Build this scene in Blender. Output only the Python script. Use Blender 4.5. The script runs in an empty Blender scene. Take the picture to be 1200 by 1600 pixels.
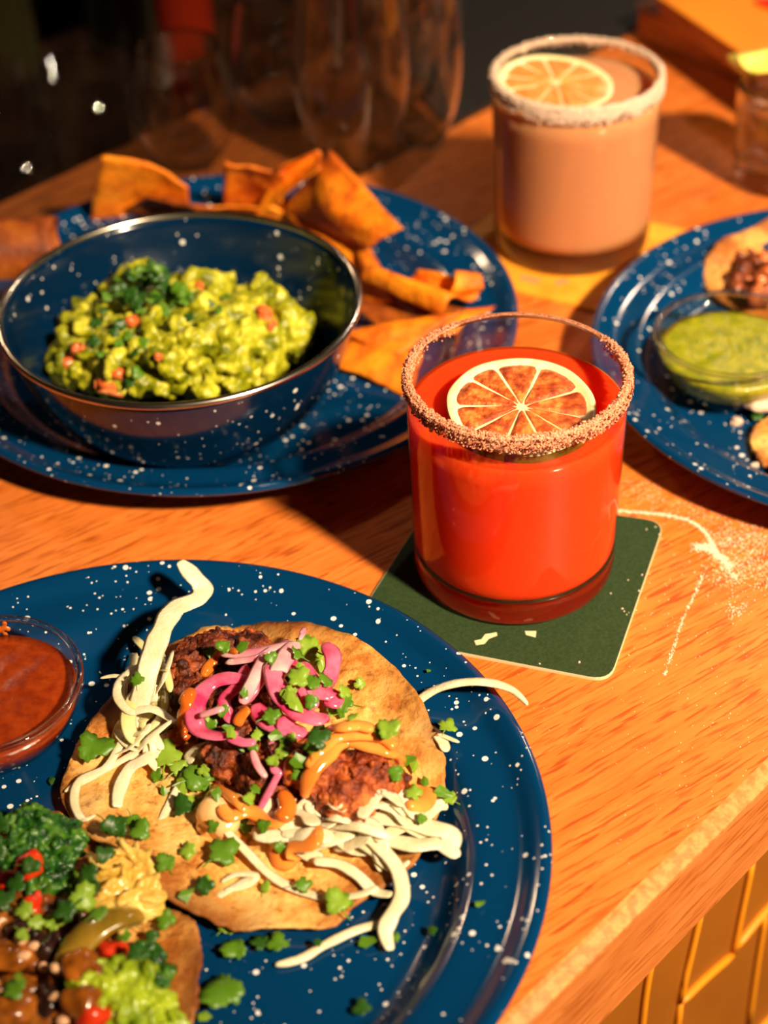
import bpy, bmesh, math, random
import numpy as np
from mathutils import Vector, Matrix, noise
random.seed(7)
SC = bpy.context.scene
COL = SC.collection
PI = math.pi

# ------------------------------------------------------------------ camera
F, PITCH, ROLL, CH = 2666.86, .67839, -.04395, .4669
cp, sp_, cr, sr = math.cos(PITCH), math.sin(PITCH), math.cos(ROLL), math.sin(ROLL)
RV, UV, FV = Vector((1, 0, 0)), Vector((0, sp_, cp)), Vector((0, cp, -sp_))
RR = RV * cr + UV * sr
UU = UV * cr - RV * sr
cam_d = bpy.data.cameras.new('camera')
cam = bpy.data.objects.new('camera', cam_d); COL.objects.link(cam)
M3 = Matrix((RR, UU, -FV)).transposed()
cam.matrix_world = Matrix.Translation((0, 0, CH)) @ M3.to_4x4()
cam_d.sensor_fit = 'VERTICAL'; cam_d.sensor_height = 36; cam_d.sensor_width = 27
cam_d.lens = F / 1600 * 36
cam_d.clip_start = .01
cam_d.dof.use_dof = True
cam_d.dof.focus_distance = .64
cam_d.dof.aperture_fstop = 6.0
SC.camera = cam

# ------------------------------------------------------------------ view, world, lamps
SC.view_settings.view_transform = 'Standard'; SC.view_settings.look = 'None'
SC.view_settings.exposure = 0.0; SC.view_settings.gamma = 1; SC.view_settings.use_curve_mapping = False
SC.cycles.use_denoising = True
SC.cycles.max_bounces = 14; SC.cycles.transparent_max_bounces = 24; SC.cycles.transmission_bounces = 12
SC.cycles.sample_clamp_indirect = 15
W = bpy.data.worlds.new('dim_bar_room'); SC.world = W; W.use_nodes = True
W.node_tree.nodes['Background'].inputs[0].default_value = (1, .5, .22, 1)
W.node_tree.nodes['Background'].inputs[1].default_value = .009

def lamp(name, loc, target, radius, power, color):
    d = bpy.data.lights.new(name, 'AREA'); d.shape = 'DISK'; d.size = radius * 2; d.energy = power; d.color = color
    o = bpy.data.objects.new(name, d); COL.objects.link(o); o.location = loc
    o.rotation_euler = (Vector(target) - Vector(loc)).to_track_quat('-Z', 'Y').to_euler()
    return o
C0 = Vector((.02, .6, 0))
sd = bpy.data.lights.new('ceiling_spotlight', 'SPOT'); sd.energy = 555; sd.color = (1, .79, .51); sd.shadow_soft_size = .085; sd.spot_size = math.radians(33); sd.spot_blend = 1.0
so = bpy.data.objects.new('ceiling_spotlight', sd); COL.objects.link(so); so.location = C0 + Vector((.47, -.56, .68)) * 2.2
so.rotation_euler = (Vector((.23, .58, 0)) - so.location).to_track_quat('-Z', 'Y').to_euler()
lamp('back_bar_pendant', Vector((.16, .7, 0)) + Vector((.40, .70, .59)) * 1.7, C0, .045, 4.5, (1, .80, .60))
lamp('far_left_glint_lamp', Vector((-.9, 1.9, .9)), C0, .045, 2.6, (1, .72, .45))  # unseen lamp added for glints on the empty back glasses

def P(px, py, z=0.0):
    """table point (z given) seen at a place of the photograph"""
    a, b = px - 600, py - 800
    d = RR * (a / F) - UU * (b / F) + FV
    t = (z - CH) / d.z
    return Vector((0, 0, CH)) + d * t

def hit(px, py, lift=0.0):
    """where the sight line meets the scene built so far"""
    a, b = px - 600, py - 800
    d = (RR * (a / F) - UU * (b / F) + FV).normalized()
    org = Vector((0, 0, CH)); 
    dg = bpy.context.evaluated_depsgraph_get()
    ok, loc, nor, *_ = SC.ray_cast(dg, org, d)
    if not ok:
        loc = P(px, py, 0); nor = Vector((0, 0, 1))
    if nor.z < 0: nor = -nor
    return loc + Vector((0, 0, lift)), nor

def upd(): bpy.context.view_layer.update()

# ------------------------------------------------------------------ materials
def newmat(name):
    m = bpy.data.materials.new(name); m.use_nodes = True
    nt = m.node_tree; b = nt.nodes['Principled BSDF']
    return m, nt, b
def nd(nt, t, **k):
    n = nt.nodes.new(t)
    for a, v in k.items(): setattr(n, a, v)
    return n
def setp(b, **k):
    names = dict(col='Base Color', rough='Roughness', metal='Metallic', sss='Subsurface Weight', sr='Subsurface Radius', ss='Subsurface Scale',
                 spec='Specular IOR Level', coat='Coat Weight', coatr='Coat Roughness', trans='Transmission Weight', ior='IOR', alpha='Alpha', sheen='Sheen Weight')
    for a, v in k.items():
        if a == 'col' and len(v) == 3: v = (*v, 1)
        b.inputs[names[a]].default_value = v
def noise_tex(nt, scale, detail=3, rough=.55, vec=None, dist=0):
    n = nd(nt, 'ShaderNodeTexNoise'); n.inputs['Scale'].default_value = scale
    n.inputs['Detail'].default_value = detail; n.inputs['Roughness'].default_value = rough; n.inputs['Distortion'].default_value = dist
    if vec is None:
        tc = nd(nt, 'ShaderNodeTexCoord'); vec = tc.outputs['Object']
    nt.links.new(vec, n.inputs['Vector']); return n
def ramp(nt, src, stops, interp='LINEAR'):
    r = nd(nt, 'ShaderNodeValToRGB'); r.color_ramp.interpolation = interp
    el = r.color_ramp.elements
    while len(el) < len(stops): el.new(.5)
    for e, (p, c) in zip(el, stops):
        e.position = p; e.color = (*c, 1) if len(c) == 3 else c
    nt.links.new(src, r.inputs[0]); return r
def bump(nt, b, src, strength, dist=.001):
    n = nd(nt, 'ShaderNodeBump'); n.inputs['Strength'].default_value = strength; n.inputs['Distance'].default_value = dist
    nt.links.new(src, n.inputs['Height']); nt.links.new(n.outputs[0], b.inputs['Normal']); return n
def mixc(nt, fac, a, b, mode='MIX'):
    n = nd(nt, 'ShaderNodeMix', data_type='RGBA', blend_type=mode)
    if hasattr(fac, 'links') or hasattr(fac, 'is_linked'): nt.links.new(fac, n.inputs[0])
    else: n.inputs[0].default_value = fac
    for s, i in ((a, 6), (b, 7)):
        if isinstance(s, tuple): n.inputs[i].default_value = (*s, 1) if len(s) == 3 else s
        else: nt.links.new(s, n.inputs[i])
    return n.outputs[2]
def mnode(nt, op, a, b=None, clamp=False):
    n = nd(nt, 'ShaderNodeMath', operation=op); n.use_clamp = clamp
    for i, s in enumerate((a, b)):
        if s is None: continue
        if isinstance(s, (int, float)): n.inputs[i].default_value = s
        else: nt.links.new(s, n.inputs[i])
    return n.outputs[0]

def mottled(name, c1, c2, scale, rough=.5, bmp=0, bscale=None, sss=0, sr=(.003, .002, .001), lo=.35, hi=.65, coat=0, c3=None, spec=.5, bdist=.001):
    m, nt, b = newmat(name)
    n = noise_tex(nt, scale, 4)
    st = [(lo, c1), (hi, c2)] if c3 is None else [(lo, c1), ((lo + hi) / 2, c2), (hi, c3)]
    r = ramp(nt, n.outputs['Fac'], st)
    nt.links.new(r.outputs[0], b.inputs['Base Color'])
    setp(b, rough=rough, coat=coat, spec=spec)
    if sss: setp(b, sss=sss, sr=sr, ss=1.0)
    if bmp:
        bump(nt, b, noise_tex(nt, bscale or scale * 3, 5).outputs['Fac'], bmp, bdist)
    return m

def wood_mat(name, base=((.66, .150, .018), (.84, .240, .044)), dark=(.36, .060, .005), ang=math.radians(33), worn=False, rough=.42):
    m, nt, b = newmat(name)
    tc = nd(nt, 'ShaderNodeTexCoord'); mp = nd(nt, 'ShaderNodeMapping')
    mp.inputs['Rotation'].default_value = (0, 0, -ang)
    nt.links.new(tc.outputs['Object'], mp.inputs[0])
    m1 = nd(nt, 'ShaderNodeMapping'); m1.inputs['Scale'].default_value = (9, 170, 170); nt.links.new(mp.outputs[0], m1.inputs[0])
    n1 = noise_tex(nt, 1.0, 5, .6, m1.outputs[0], .4)
    r1 = ramp(nt, n1.outputs['Fac'], [(.3, base[0]), (.7, base[1])])
    # short dark pores along the grain
    m2 = nd(nt, 'ShaderNodeMapping'); m2.inputs['Scale'].default_value = (62, 620, 620); nt.links.new(mp.outputs[0], m2.inputs[0])
    n2 = noise_tex(nt, 1.0, 2, .5, m2.outputs[0], .2)
    p2 = ramp(nt, n2.outputs['Fac'], [(.50, (0, 0, 0)), (.60, (1, 1, 1))])
    m3 = nd(nt, 'ShaderNodeMapping'); m3.inputs['Scale'].default_value = (16, 230, 230); nt.links.new(mp.outputs[0], m3.inputs[0])
    n3 = noise_tex(nt, 1.0, 3, .5, m3.outputs[0], .5)
    p3 = ramp(nt, n3.outputs['Fac'], [(.38, (.15, .15, .15)), (.56, (1, 1, 1))])
    f = mixc(nt, 1.0, p2.outputs[0], p3.outputs[0], 'MULTIPLY')
    sepf = nd(nt, 'ShaderNodeSeparateColor'); nt.links.new(f, sepf.inputs[0])
    fac = mnode(nt, 'MULTIPLY', sepf.outputs[0], .85)
    c = mixc(nt, fac, r1.outputs[0], dark)
    # blotchy larger tone
    nb = noise_tex(nt, 9, 3); rb = ramp(nt, nb.outputs['Fac'], [(.3, (.86, .84, .80)), (.7, (1.08, 1.08, 1.1))])
    c = mixc(nt, 1.0, c, rb.outputs[0], 'MULTIPLY')
    nt.links.new(c, b.inputs['Base Color'])
    setp(b, rough=rough, spec=.35)
    bump(nt, b, fac, -.25, .0004)
    return m

def enamel_mat(name='blue_speckled_enamel', seed=0.0, col=(.0008, .034, .112), extra=-.06):
    m, nt, b = newmat(name)
    tc = nd(nt, 'ShaderNodeTexCoord'); mp = nd(nt, 'ShaderNodeMapping'); mp.inputs['Location'].default_value = (seed, seed * .7, 0)
    nt.links.new(tc.outputs['Object'], mp.inputs[0])
    tot = None
    for sc, rmax, gate in ((210, .26, .42), (430, .20, .55), (95, .11, .55)):
        v = nd(nt, 'ShaderNodeTexVoronoi'); v.inputs['Scale'].default_value = sc; nt.links.new(mp.outputs[0], v.inputs['Vector'])
        s = nd(nt, 'ShaderNodeSeparateColor'); nt.links.new(v.outputs['Color'], s.inputs[0])
        g = mnode(nt, 'GREATER_THAN', s.outputs[0], gate + extra)
        cl = noise_tex(nt, 38, 1, vec=mp.outputs[0]); g2 = mnode(nt, 'GREATER_THAN', cl.outputs['Fac'], .42 + extra * .2)
        rad = mnode(nt, 'MULTIPLY', s.outputs[1], rmax); rad = mnode(nt, 'ADD', rad, .02)
        d = mnode(nt, 'LESS_THAN', v.outputs['Distance'], rad)
        x = mnode(nt, 'MULTIPLY', mnode(nt, 'MULTIPLY', g, d), g2)
        tot = x if tot is None else mnode(nt, 'MAXIMUM', tot, x)
    c = mixc(nt, tot, col, (.82, .80, .80))
    nt.links.new(c, b.inputs['Base Color']); setp(b, rough=.13, spec=.5)
    return m

def glass_wall(name, tint=(.97, .96, .93)):
    m = bpy.data.materials.new(name); m.use_nodes = True; nt = m.node_tree; nt.nodes.clear()
    out = nd(nt, 'ShaderNodeOutputMaterial'); mx = nd(nt, 'ShaderNodeMixShader'); t = nd(nt, 'ShaderNodeBsdfTransparent'); g = nd(nt, 'ShaderNodeBsdfGlossy')
    t.inputs[0].default_value = (*tint, 1); g.inputs['Roughness'].default_value = .03
    lw = nd(nt, 'ShaderNodeLayerWeight'); lw.inputs[0].default_value = .5
    f = mnode(nt, 'POWER', lw.outputs['Facing'], 5.0); f = mnode(nt, 'MULTIPLY', f, .7); f = mnode(nt, 'ADD', f, .035, True)
    nt.links.new(f, mx.inputs[0]); nt.links.new(t.outputs[0], mx.inputs[1]); nt.links.new(g.outputs[0], mx.inputs[2]); nt.links.new(mx.outputs[0], out.inputs[0])
    return m
def glass_solid(name, col=(.98, .97, .94), rough=.0, through=.3):
    m, nt, b = newmat(name); setp(b, col=col, rough=rough, trans=1.0, ior=1.47)
    out = nt.nodes['Material Output']; mx = nd(nt, 'ShaderNodeMixShader'); t = nd(nt, 'ShaderNodeBsdfTransparent'); mx.inputs[0].default_value = through
    nt.links.new(b.outputs[0], mx.inputs[1]); nt.links.new(t.outputs[0], mx.inputs[2]); nt.links.new(mx.outputs[0], out.inputs[0]); return m

def liquid_mat(name, col, sr, ss=1.0, see=.12, tint=(1, .1, .03), rough=.12):
    m, nt, b = newmat(name); setp(b, col=col, sss=.8, sr=sr, ss=ss, rough=rough, spec=.5, ior=1.10)
    out = nt.nodes['Material Output']; mx = nd(nt, 'ShaderNodeMixShader'); t = nd(nt, 'ShaderNodeBsdfTransparent'); t.inputs[0].default_value = (*tint, 1)
    mx.inputs[0].default_value = see
    nt.links.new(b.outputs[0], mx.inputs[1]); nt.links.new(t.outputs[0], mx.inputs[2]); nt.links.new(mx.outputs[0], out.inputs[0])
    return m
def plain(name, col, rough=.5, **k):
    m, nt, b = newmat(name); setp(b, col=col, rough=rough, **k); return m

MT = {}
MT['wood'] = wood_mat('oak_counter')
MT['wood_strip'] = wood_mat('dark_oak', base=((.15, .035, .005), (.24, .062, .009)), dark=(.06, .012, .002), ang=math.radians(45))
MT['wood_edge'] = wood_mat('oak_counter_edge', base=((.50, .14, .028), (.66, .22, .055)), dark=(.38, .09, .014), ang=math.radians(45), rough=.5)
MT['wood_worn'] = mottled('worn_oak_arris', (.56, .16, .034), (.72, .26, .07), 260, rough=.5, bmp=.25, lo=.4, hi=.6)
MT['enamel'] = enamel_mat()
MT['enamel_shaded'] = enamel_mat('shaded_speckled_enamel', 3.0, (.0005, .014, .048), .25)  # plate enamel darkened, the bowl's shade put into the colour
MT['steel'] = plain('bare_steel_rim', (.75, .66, .58), .22, metal=1.0)
MT['glass'] = glass_wall('clear_glass_wall')
MT['glass_solid'] = glass_solid('clear_glass_solid')
MT['glass_base'] = glass_solid('thick_base_glass', through=.08)
MT['glass_clear'] = glass_solid('clear_polished_glass', through=.06)
MT['green_card'] = mottled('dark_green_card', (.018, .038, .012), (.032, .056, .019), 900, rough=.75, spec=.2)
MT['cream_card'] = plain('cream_card', (.72, .60, .36), .8)
MT['yellow_card'] = mottled('orange_yellow_card', (.85, .30, .015), (.98, .42, .03), 60, rough=.6)
MT['pink_print'] = plain('pink_print', (.75, .22, .12), .7)
def tortilla_mat(name, c1, c2, c3, scale=55, spots=(.18, .06, .012)):
    m, nt, b = newmat(name)
    n = noise_tex(nt, scale, 6, .65); r = ramp(nt, n.outputs['Fac'], [(.38, c3), (.49, c2), (.61, c1)])
    v = noise_tex(nt, scale * 5, 4, .6); rv = ramp(nt, v.outputs['Fac'], [(.56, (0, 0, 0)), (.70, (1, 1, 1))])
    sc = nd(nt, 'ShaderNodeSeparateColor'); nt.links.new(rv.outputs[0], sc.inputs[0])
    at = nd(nt, 'ShaderNodeAttribute'); at.attribute_name = 'toast'
    f = mnode(nt, 'MULTIPLY', sc.outputs[0], .7)
    c = mixc(nt, f, r.outputs[0], spots)
    tn = mnode(nt, 'MULTIPLY', at.outputs['Fac'], mnode(nt, 'ADD', n.outputs['Fac'], .35), True)
    c = mixc(nt, tn, c, (.19, .050, .008))
    nt.links.new(c, b.inputs['Base Color']); setp(b, rough=.55, spec=.3, sss=.15, sr=(.003, .0015, .0007), ss=1)
    bump(nt, b, noise_tex(nt, scale * 6, 5).outputs['Fac'], .8, .0014)
    return m
MT['tostada'] = tortilla_mat('toasted_corn_tortilla', (.97, .60, .21), (.86, .41, .095), (.48, .15, .022), 48)
MT['chip'] = tortilla_mat('fried_tortilla_chip', (1.0, .30, .008), (.90, .21, .005), (.55, .095, .003), 40, (.30, .07, .006))
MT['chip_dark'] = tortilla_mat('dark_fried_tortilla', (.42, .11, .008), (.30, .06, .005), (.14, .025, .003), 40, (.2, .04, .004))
MT['guac'] = mottled('mashed_avocado', (.13, .15, .003), (.38, .37, .008), 110, rough=.28, bmp=.6, bscale=420, sss=.25, sr=(.003, .003, .0006), c3=(.72, .66, .06))
MT['tomato'] = mottled('tomato_flesh', (.62, .10, .02), (.75, .22, .06), 120, rough=.25, sss=.3, sr=(.004, .001, .0005))
MT['tomato_red'] = mottled('red_pepper_flesh', (.55, .02, .006), (.75, .06, .012), 120, rough=.2, sss=.2, sr=(.004, .001, .0005))
def leaf_mat(name, c1, c2):
    m, nt, b = newmat(name); n = noise_tex(nt, 300, 3); r = ramp(nt, n.outputs['Fac'], [(.35, c1), (.65, c2)])
    nt.links.new(r.outputs[0], b.inputs['Base Color']); setp(b, rough=.38, spec=.4)
    out = nt.nodes['Material Output']; mx = nd(nt, 'ShaderNodeMixShader'); t = nd(nt, 'ShaderNodeBsdfTranslucent'); t.inputs[0].default_value = (.25, .5, .02, 1); mx.inputs[0].default_value = .22
    nt.links.new(b.outputs[0], mx.inputs[1]); nt.links.new(t.outputs[0], mx.inputs[2]); nt.links.new(mx.outputs[0], out.inputs[0]); return m
MT['leaf'] = leaf_mat('cilantro_leaf', (.06, .16, .008), (.16, .34, .02))
MT['leaf_light'] = leaf_mat('pale_cilantro_leaf', (.18, .34, .02), (.36, .52, .05))
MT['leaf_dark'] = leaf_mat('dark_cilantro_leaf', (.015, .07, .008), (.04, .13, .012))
MT['kale'] = mottled('curly_kale', (.004, .028, .004), (.018, .10, .008), 200, rough=.16, bmp=.7, bscale=500, c3=(.09, .22, .015))
MT['lettuce'] = mottled('yellow_green_lettuce', (.18, .28, .008), (.42, .52, .025), 90, rough=.25, sss=.3, sr=(.002, .003, .0005))
MT['cabbage'] = mottled('white_cabbage', (.72, .62, .38), (.90, .80, .58), 110, rough=.3, sss=.12, sr=(.004, .003, .002), bmp=.35, bscale=700)
MT['cabbage_yellow'] = mottled('pale_yellow_cabbage', (.74, .60, .20), (.86, .76, .40), 70, rough=.3, sss=.35, sr=(.004, .003, .001))
MT['onion'] = mottled('pickled_pink_onion', (.62, .035, .13), (.85, .20, .34), 90, rough=.16, sss=.35, sr=(.005, .002, .002), coat=.3)
MT['onion_light'] = mottled('pale_pink_onion', (.80, .22, .32), (.90, .50, .50), 90, rough=.16, sss=.35, sr=(.005, .002, .002), coat=.3)
MT['fried'] = mottled('fried_breading', (.08, .010, .003), (.30, .045, .008), 150, rough=.38, bmp=.9, bscale=600, c3=(.66, .17, .03), bdist=.0015)
MT['fried_shaded'] = mottled('shaded_fried_breading', (.03, .005, .002), (.14, .02, .005), 150, rough=.3, bmp=.9, bscale=600, c3=(.38, .08, .015), bdist=.0015)  # breading darkened, shade in the pile and dark sauce put into the colour
MT['sauce'] = mottled('orange_chipotle_mayo', (.84, .21, .028), (.92, .33, .065), 60, rough=.12, sss=.3, sr=(.004, .002, .001), coat=.4)
MT['sauce_red'] = mottled('red_orange_sauce', (.52, .09, .008), (.72, .19, .02), 60, rough=.12, coat=.4, sss=.2, sr=(.004, .001, .001))
MT['salsa_red'] = mottled('red_salsa', (.22, .022, .004), (.34, .045, .006), 220, rough=.12, bmp=.25, bscale=600, coat=.3)
MT['salsa_green'] = mottled('green_salsa', (.20, .22, .006), (.38, .36, .012), 200, rough=.15, bmp=.5, bscale=420, sss=.2, sr=(.002, .002, .0005))
MT['lime_rind'] = mottled('dried_lime_rind', (.05, .045, .006), (.14, .12, .015), 300, rough=.4)
MT['lime_rind_green'] = plain('green_lime_rind', (.16, .36, .015), .35)
MT['pith'] = mottled('cream_lime_pith', (.90, .70, .34), (.95, .82, .52), 200, rough=.4, sss=.2)
MT['pulp'] = mottled('rust_lime_pulp', (.28, .032, .005), (.55, .095, .014), 230, rough=.22, bmp=.8, bscale=900, c3=(.80, .27, .055), sss=.2, sr=(.004, .001, .0005))
MT['pulp_light'] = mottled('amber_lime_pulp', (.60, .19, .03), (.78, .34, .08), 260, rough=.25, bmp=.5, bscale=700)
MT['salt_red'] = mottled('chili_salt', (.48, .075, .03), (.85, .34, .18), 1500, rough=.5, bmp=.8, bscale=1800, c3=(.95, .56, .36), spec=.6)
MT['salt'] = mottled('white_salt', (.78, .52, .38), (.92, .72, .58), 1500, rough=.4, bmp=.8, bscale=1800)
MT['chili'] = plain('dark_chili_fleck', (.20, .02, .006), .5)
MT['grain'] = plain('spilled_salt_grain', (.95, .78, .62), .35)
MT['drink_red'] = liquid_mat('red_cocktail', (.95, .050, .008), (.030, .003, .001), see=.10, tint=(1, .12, .03))
MT['drink_peach'] = liquid_mat('cloudy_peach_cocktail', (.60, .25, .115), (.02, .012, .007), see=.06, tint=(1, .6, .3))
MT['clear_liquid'] = glass_solid('clear_spirit', (.98, .95, .88))
MT['lime_flesh'] = mottled('yellow_lime_flesh', (.75, .60, .06), (.90, .80, .22), 150, rough=.25, sss=.3)
MT['bean'] = mottled('black_bean', (.012, .005, .005), (.05, .016, .012), 200, rough=.2)
MT['squash'] = mottled('roasted_squash', (.16, .04, .004), (.42, .12, .010), 160, rough=.22, coat=.3, sss=.2)
MT['pepper'] = mottled('olive_pepper_strip', (.20, .12, .01), (.42, .24, .025), 80, rough=.2, coat=.4)
MT['cheese'] = mottled('yellow_cheese', (.66, .40, .06), (.86, .62, .20), 70, rough=.3, sss=.3, sr=(.004, .003, .001))
MT['crumb'] = plain('pink_grain_bit', (.85, .48, .28), .4)
MT['book_side'] = wood_mat('menu_board_edge', base=((.50, .15, .03), (.68, .25, .06)), dark=(.3, .08, .015), ang=math.radians(-54))
MT['book_top'] = mottled('orange_menu_cover', (.85, .24, .006), (.95, .30, .01), 12, rough=.5)
MT['book_dark'] = plain('dark_brown_menu_cover', (.16, .035, .008), .5)
MT['red_cover'] = plain('red_menu_cover', (.85, .03, .01), .4)
MT['panel'] = mottled('ochre_front_panel', (.25, .072, .003), (.31, .095, .004), 10, rough=.55)
MT['panel_line'] = mottled('light_ochre_moulding', (.70, .23, .005), (.72, .26, .009), 20, rough=.5)
MT['black_rubber'] = plain('black_rubber', (.006, .004, .003), .6)
MT['dark_wood'] = mottled('dark_back_bar_wood', (.02, .007, .002), (.05, .016, .004), 20, rough=.4)
MT['floor_dark'] = mottled('dark_floor', (.006, .003, .001), (.012, .006, .003), 8, rough=.6)
MT['wall_dark'] = plain('dark_wall', (.008, .004, .002), .8)
MT['red_bottle'] = plain('red_bottle_glass', (.16, .010, .003), .15, coat=.5)
MT['dark_glass'] = plain('dark_bottle_glass', (.02, .018, .006), .06, coat=.8)

# ------------------------------------------------------------------ mesh helpers
def mesh_obj(name, bm, mat, parent=None, smooth=True):
    me = bpy.data.meshes.new(name); bm.normal_update(); bm.to_mesh(me); bm.free()
    if smooth:
        me.polygons.foreach_set('use_smooth', [True] * len(me.polygons))
    me.materials.append(mat)
    o = bpy.data.objects.new(name, me); COL.objects.link(o)
    if parent is not None: o.parent = parent
    return o
def thing(name, label, cat, loc=(0, 0, 0), rz=0, group=None):
    o = bpy.data.objects.new(name, None); COL.objects.link(o); o.location = loc; o.rotation_euler = (0, 0, rz); o.empty_display_size = .01
    return tag(o, label, cat, group)
def tag(o, label, cat, group=None, kind=None):
    o['label'] = label; o['category'] = cat
    if group: o['group'] = group
    if kind: o['kind'] = kind
    return o
def struct(name, bm, mat, smooth=False):
    o = mesh_obj(name, bm, mat, None, smooth); o['kind'] = 'structure'; return o
def lathe(bm, prof, seg=96, close=False):
    rings = []
    for r, z in prof:
        if r < 1e-6: rings.append([bm.verts.new((0, 0, z))])
        else: rings.append([bm.verts.new((r * math.cos(2 * PI * i / seg), r * math.sin(2 * PI * i / seg), z)) for i in range(seg)])
    prs = list(zip(rings, rings[1:])) + ([(rings[-1], rings[0])] if close else [])
    for a, b in prs:
        for i in range(seg):
            j = (i + 1) % seg
            if len(a) == 1 and len(b) == 1: continue
            if len(a) == 1: f = (a[0], b[j], b[i])
            elif len(b) == 1: f = (a[i], a[j], b[0])
            else: f = (a[i], a[j], b[j], b[i])
            try: bm.faces.new(f)
            except ValueError: pass
    bmesh.ops.recalc_face_normals(bm, faces=bm.faces)
    return bm
def smooth_prof(pts, n=4):
    out = []
    for i in range(len(pts) - 1):
        p0 = pts[max(i - 1, 0)]; p1 = pts[i]; p2 = pts[i + 1]; p3 = pts[min(i + 2, len(pts) - 1)]
        for k in range(n):
            t = k / n
            out.append(tuple(.5 * (2 * b + (c - a) * t + (2 * a - 5 * b + 4 * c - d) * t * t + (3 * b - a - 3 * c + d) * t ** 3) for a, b, c, d in zip(p0, p1, p2, p3)))
    out.append(tuple(pts[-1])); return out
def prism(bm, pts, z0, z1):
    a = [bm.verts.new((*p[:2], z0)) for p in pts]; b = [bm.verts.new((*p[:2], z1)) for p in pts]
    n = len(pts); bm.faces.new(b); bm.faces.new(a[::-1])
    for i in range(n): bm.faces.new((a[i], a[(i + 1) % n], b[(i + 1) % n], b[i]))
    bmesh.ops.recalc_face_normals(bm, faces=bm.faces)
    return bm
def round_poly(pts, r, n=6):
    out = []; m = len(pts)
    for i in range(m):
        p = Vector(pts[i][:2]); a = Vector(pts[i - 1][:2]) - p; b = Vector(pts[(i + 1) % m][:2]) - p
        a.normalize(); b.normalize(); s = p + a * r; e = p + b * r
        for k in range(n + 1):
            t = k / n; out.append(tuple(s * (1 - t) ** 2 + p * 2 * t * (1 - t) + e * t * t))
    return out
def box(bm, cx, cy, cz, sx, sy, sz, rot=None):
    m = Matrix.Translation((cx, cy, cz)) @ (rot.to_4x4() if rot else Matrix()) @ Matrix.Diagonal((sx, sy, sz, 1))
    bmesh.ops.create_cube(bm, size=1, matrix=m); return bm
def tube(bm, pts, w, th, taper=(.5, .5), seg=8, sub=5, twist=0, flatup=True, wob=0):
    """ribbon or round strand along points, elliptical section w x th (full sizes)"""
    P3 = [Vector(p) for p in smooth_prof([tuple(p) for p in pts], sub)]
    n = len(P3); rings = []; up = Vector((0, 0, 1)); side_p = None
    for i, p in enumerate(P3):
        t = (P3[min(i + 1, n - 1)] - P3[max(i - 1, 0)]).normalized()
        s = t.cross(up)
        if s.length < .15: s = side_p if side_p is not None else t.cross(Vector((1, 0, 0)))
        s.normalize()
        if side_p is not None and s.dot(side_p) < 0: s = -s
        side_p = s
        u = s.cross(t).normalized()
        a = twist * i / n; s2 = s * math.cos(a) + u * math.sin(a); u2 = u * math.cos(a) - s * math.sin(a)
        f = i / (n - 1); k = 1.0
        if f < .25: k = taper[0] + (1 - taper[0]) * math.sin(f / .25 * PI / 2)
        if f > .75: k = taper[1] + (1 - taper[1]) * math.sin((1 - f) / .25 * PI / 2)
        k *= 1 + wob * noise.noise(p * 160)
        if i in (0, n - 1): k *= .72
        rings.append([bm.verts.new(p + s2 * (math.cos(2 * PI * j / seg) * w / 2 * k) + u2 * (math.sin(2 * PI * j / seg) * th / 2 * (k if i in (0, n - 1) else 1))) for j in range(seg)])
    for a, b in zip(rings, rings[1:]):
        for j in range(seg): bm.faces.new((a[j], a[(j + 1) % seg], b[(j + 1) % seg], b[j]))
    bm.faces.new(rings[0][::-1]); bm.faces.new(rings[-1])
    bmesh.ops.recalc_face_normals(bm, faces=bm.faces)
    return bm
def voxel(bm, size, disp=0, dscale=100, disp2=0, d2scale=400, octs=3):
    """fuse overlapping lumps into one skin, then roughen it"""
    me = bpy.data.meshes.new('tmp'); bm.to_mesh(me); bm.free()
    o = bpy.data.objects.new('tmp', me); COL.objects.link(o)
    md = o.modifiers.new('r', 'REMESH'); md.mode = 'VOXEL'; md.voxel_size = size; md.use_smooth_shade = True
    upd(); ev = o.evaluated_get(bpy.context.evaluated_depsgraph_get()); m2 = bpy.data.meshes.new_from_object(ev)
    b2 = bmesh.new(); b2.from_mesh(m2)
    bpy.data.objects.remove(o); bpy.data.meshes.remove(me); bpy.data.meshes.remove(m2)
    b2.normal_update()
    for v in b2.verts:
        d = 0
        if disp: d += disp * noise.fractal(v.co * dscale, 1.0, 2.0, octs)
        if disp2: d += disp2 * noise.noise(v.co * d2scale)
        v.co += v.normal * d
    return b2
def ico(bm, c, r, sub=2, sc=(1, 1, 1), rot=None):
    m = Matrix.Translation(c) @ (rot.to_matrix().to_4x4() if rot is not None else Matrix()) @ Matrix.Diagonal((*sc, 1))
    bmesh.ops.create_icosphere(bm, subdivisions=sub, radius=r, matrix=m)

# ------------------------------------------------------------------ the setting
FE, BE = .2899, 1.085            # counter edges: y = x + c
def line_pt(c, s): return Vector((s, s + c, 0))
CH45 = Vector((1, -1, 0)) / math.sqrt(2)
A0, A1 = -.9, 1.2
bm = bmesh.new()
prism(bm, [line_pt(FE, A0), line_pt(FE, A1), line_pt(BE, A1), line_pt(BE, A0)], -.003, 0)
counter = thing('bar_counter', 'light oak bar counter with worn front edge and visible grain', 'counter')
mesh_obj('counter_top', bm, MT['wood'], counter, False)
bm = bmesh.new(); prism(bm, [line_pt(.893, A0), line_pt(.893, A1), line_pt(BE + .0005, A1), line_pt(BE + .0005, A0)], -.002, .0002)  # back strip in a darker oak tone than the top
o = mesh_obj('dark_back_strip', bm, MT['wood_strip'], counter, False); o['label'] = 'dark oak strip along the back of the counter'
bm = bmesh.new(); FC = .2811
n = 160; rows = []
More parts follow.
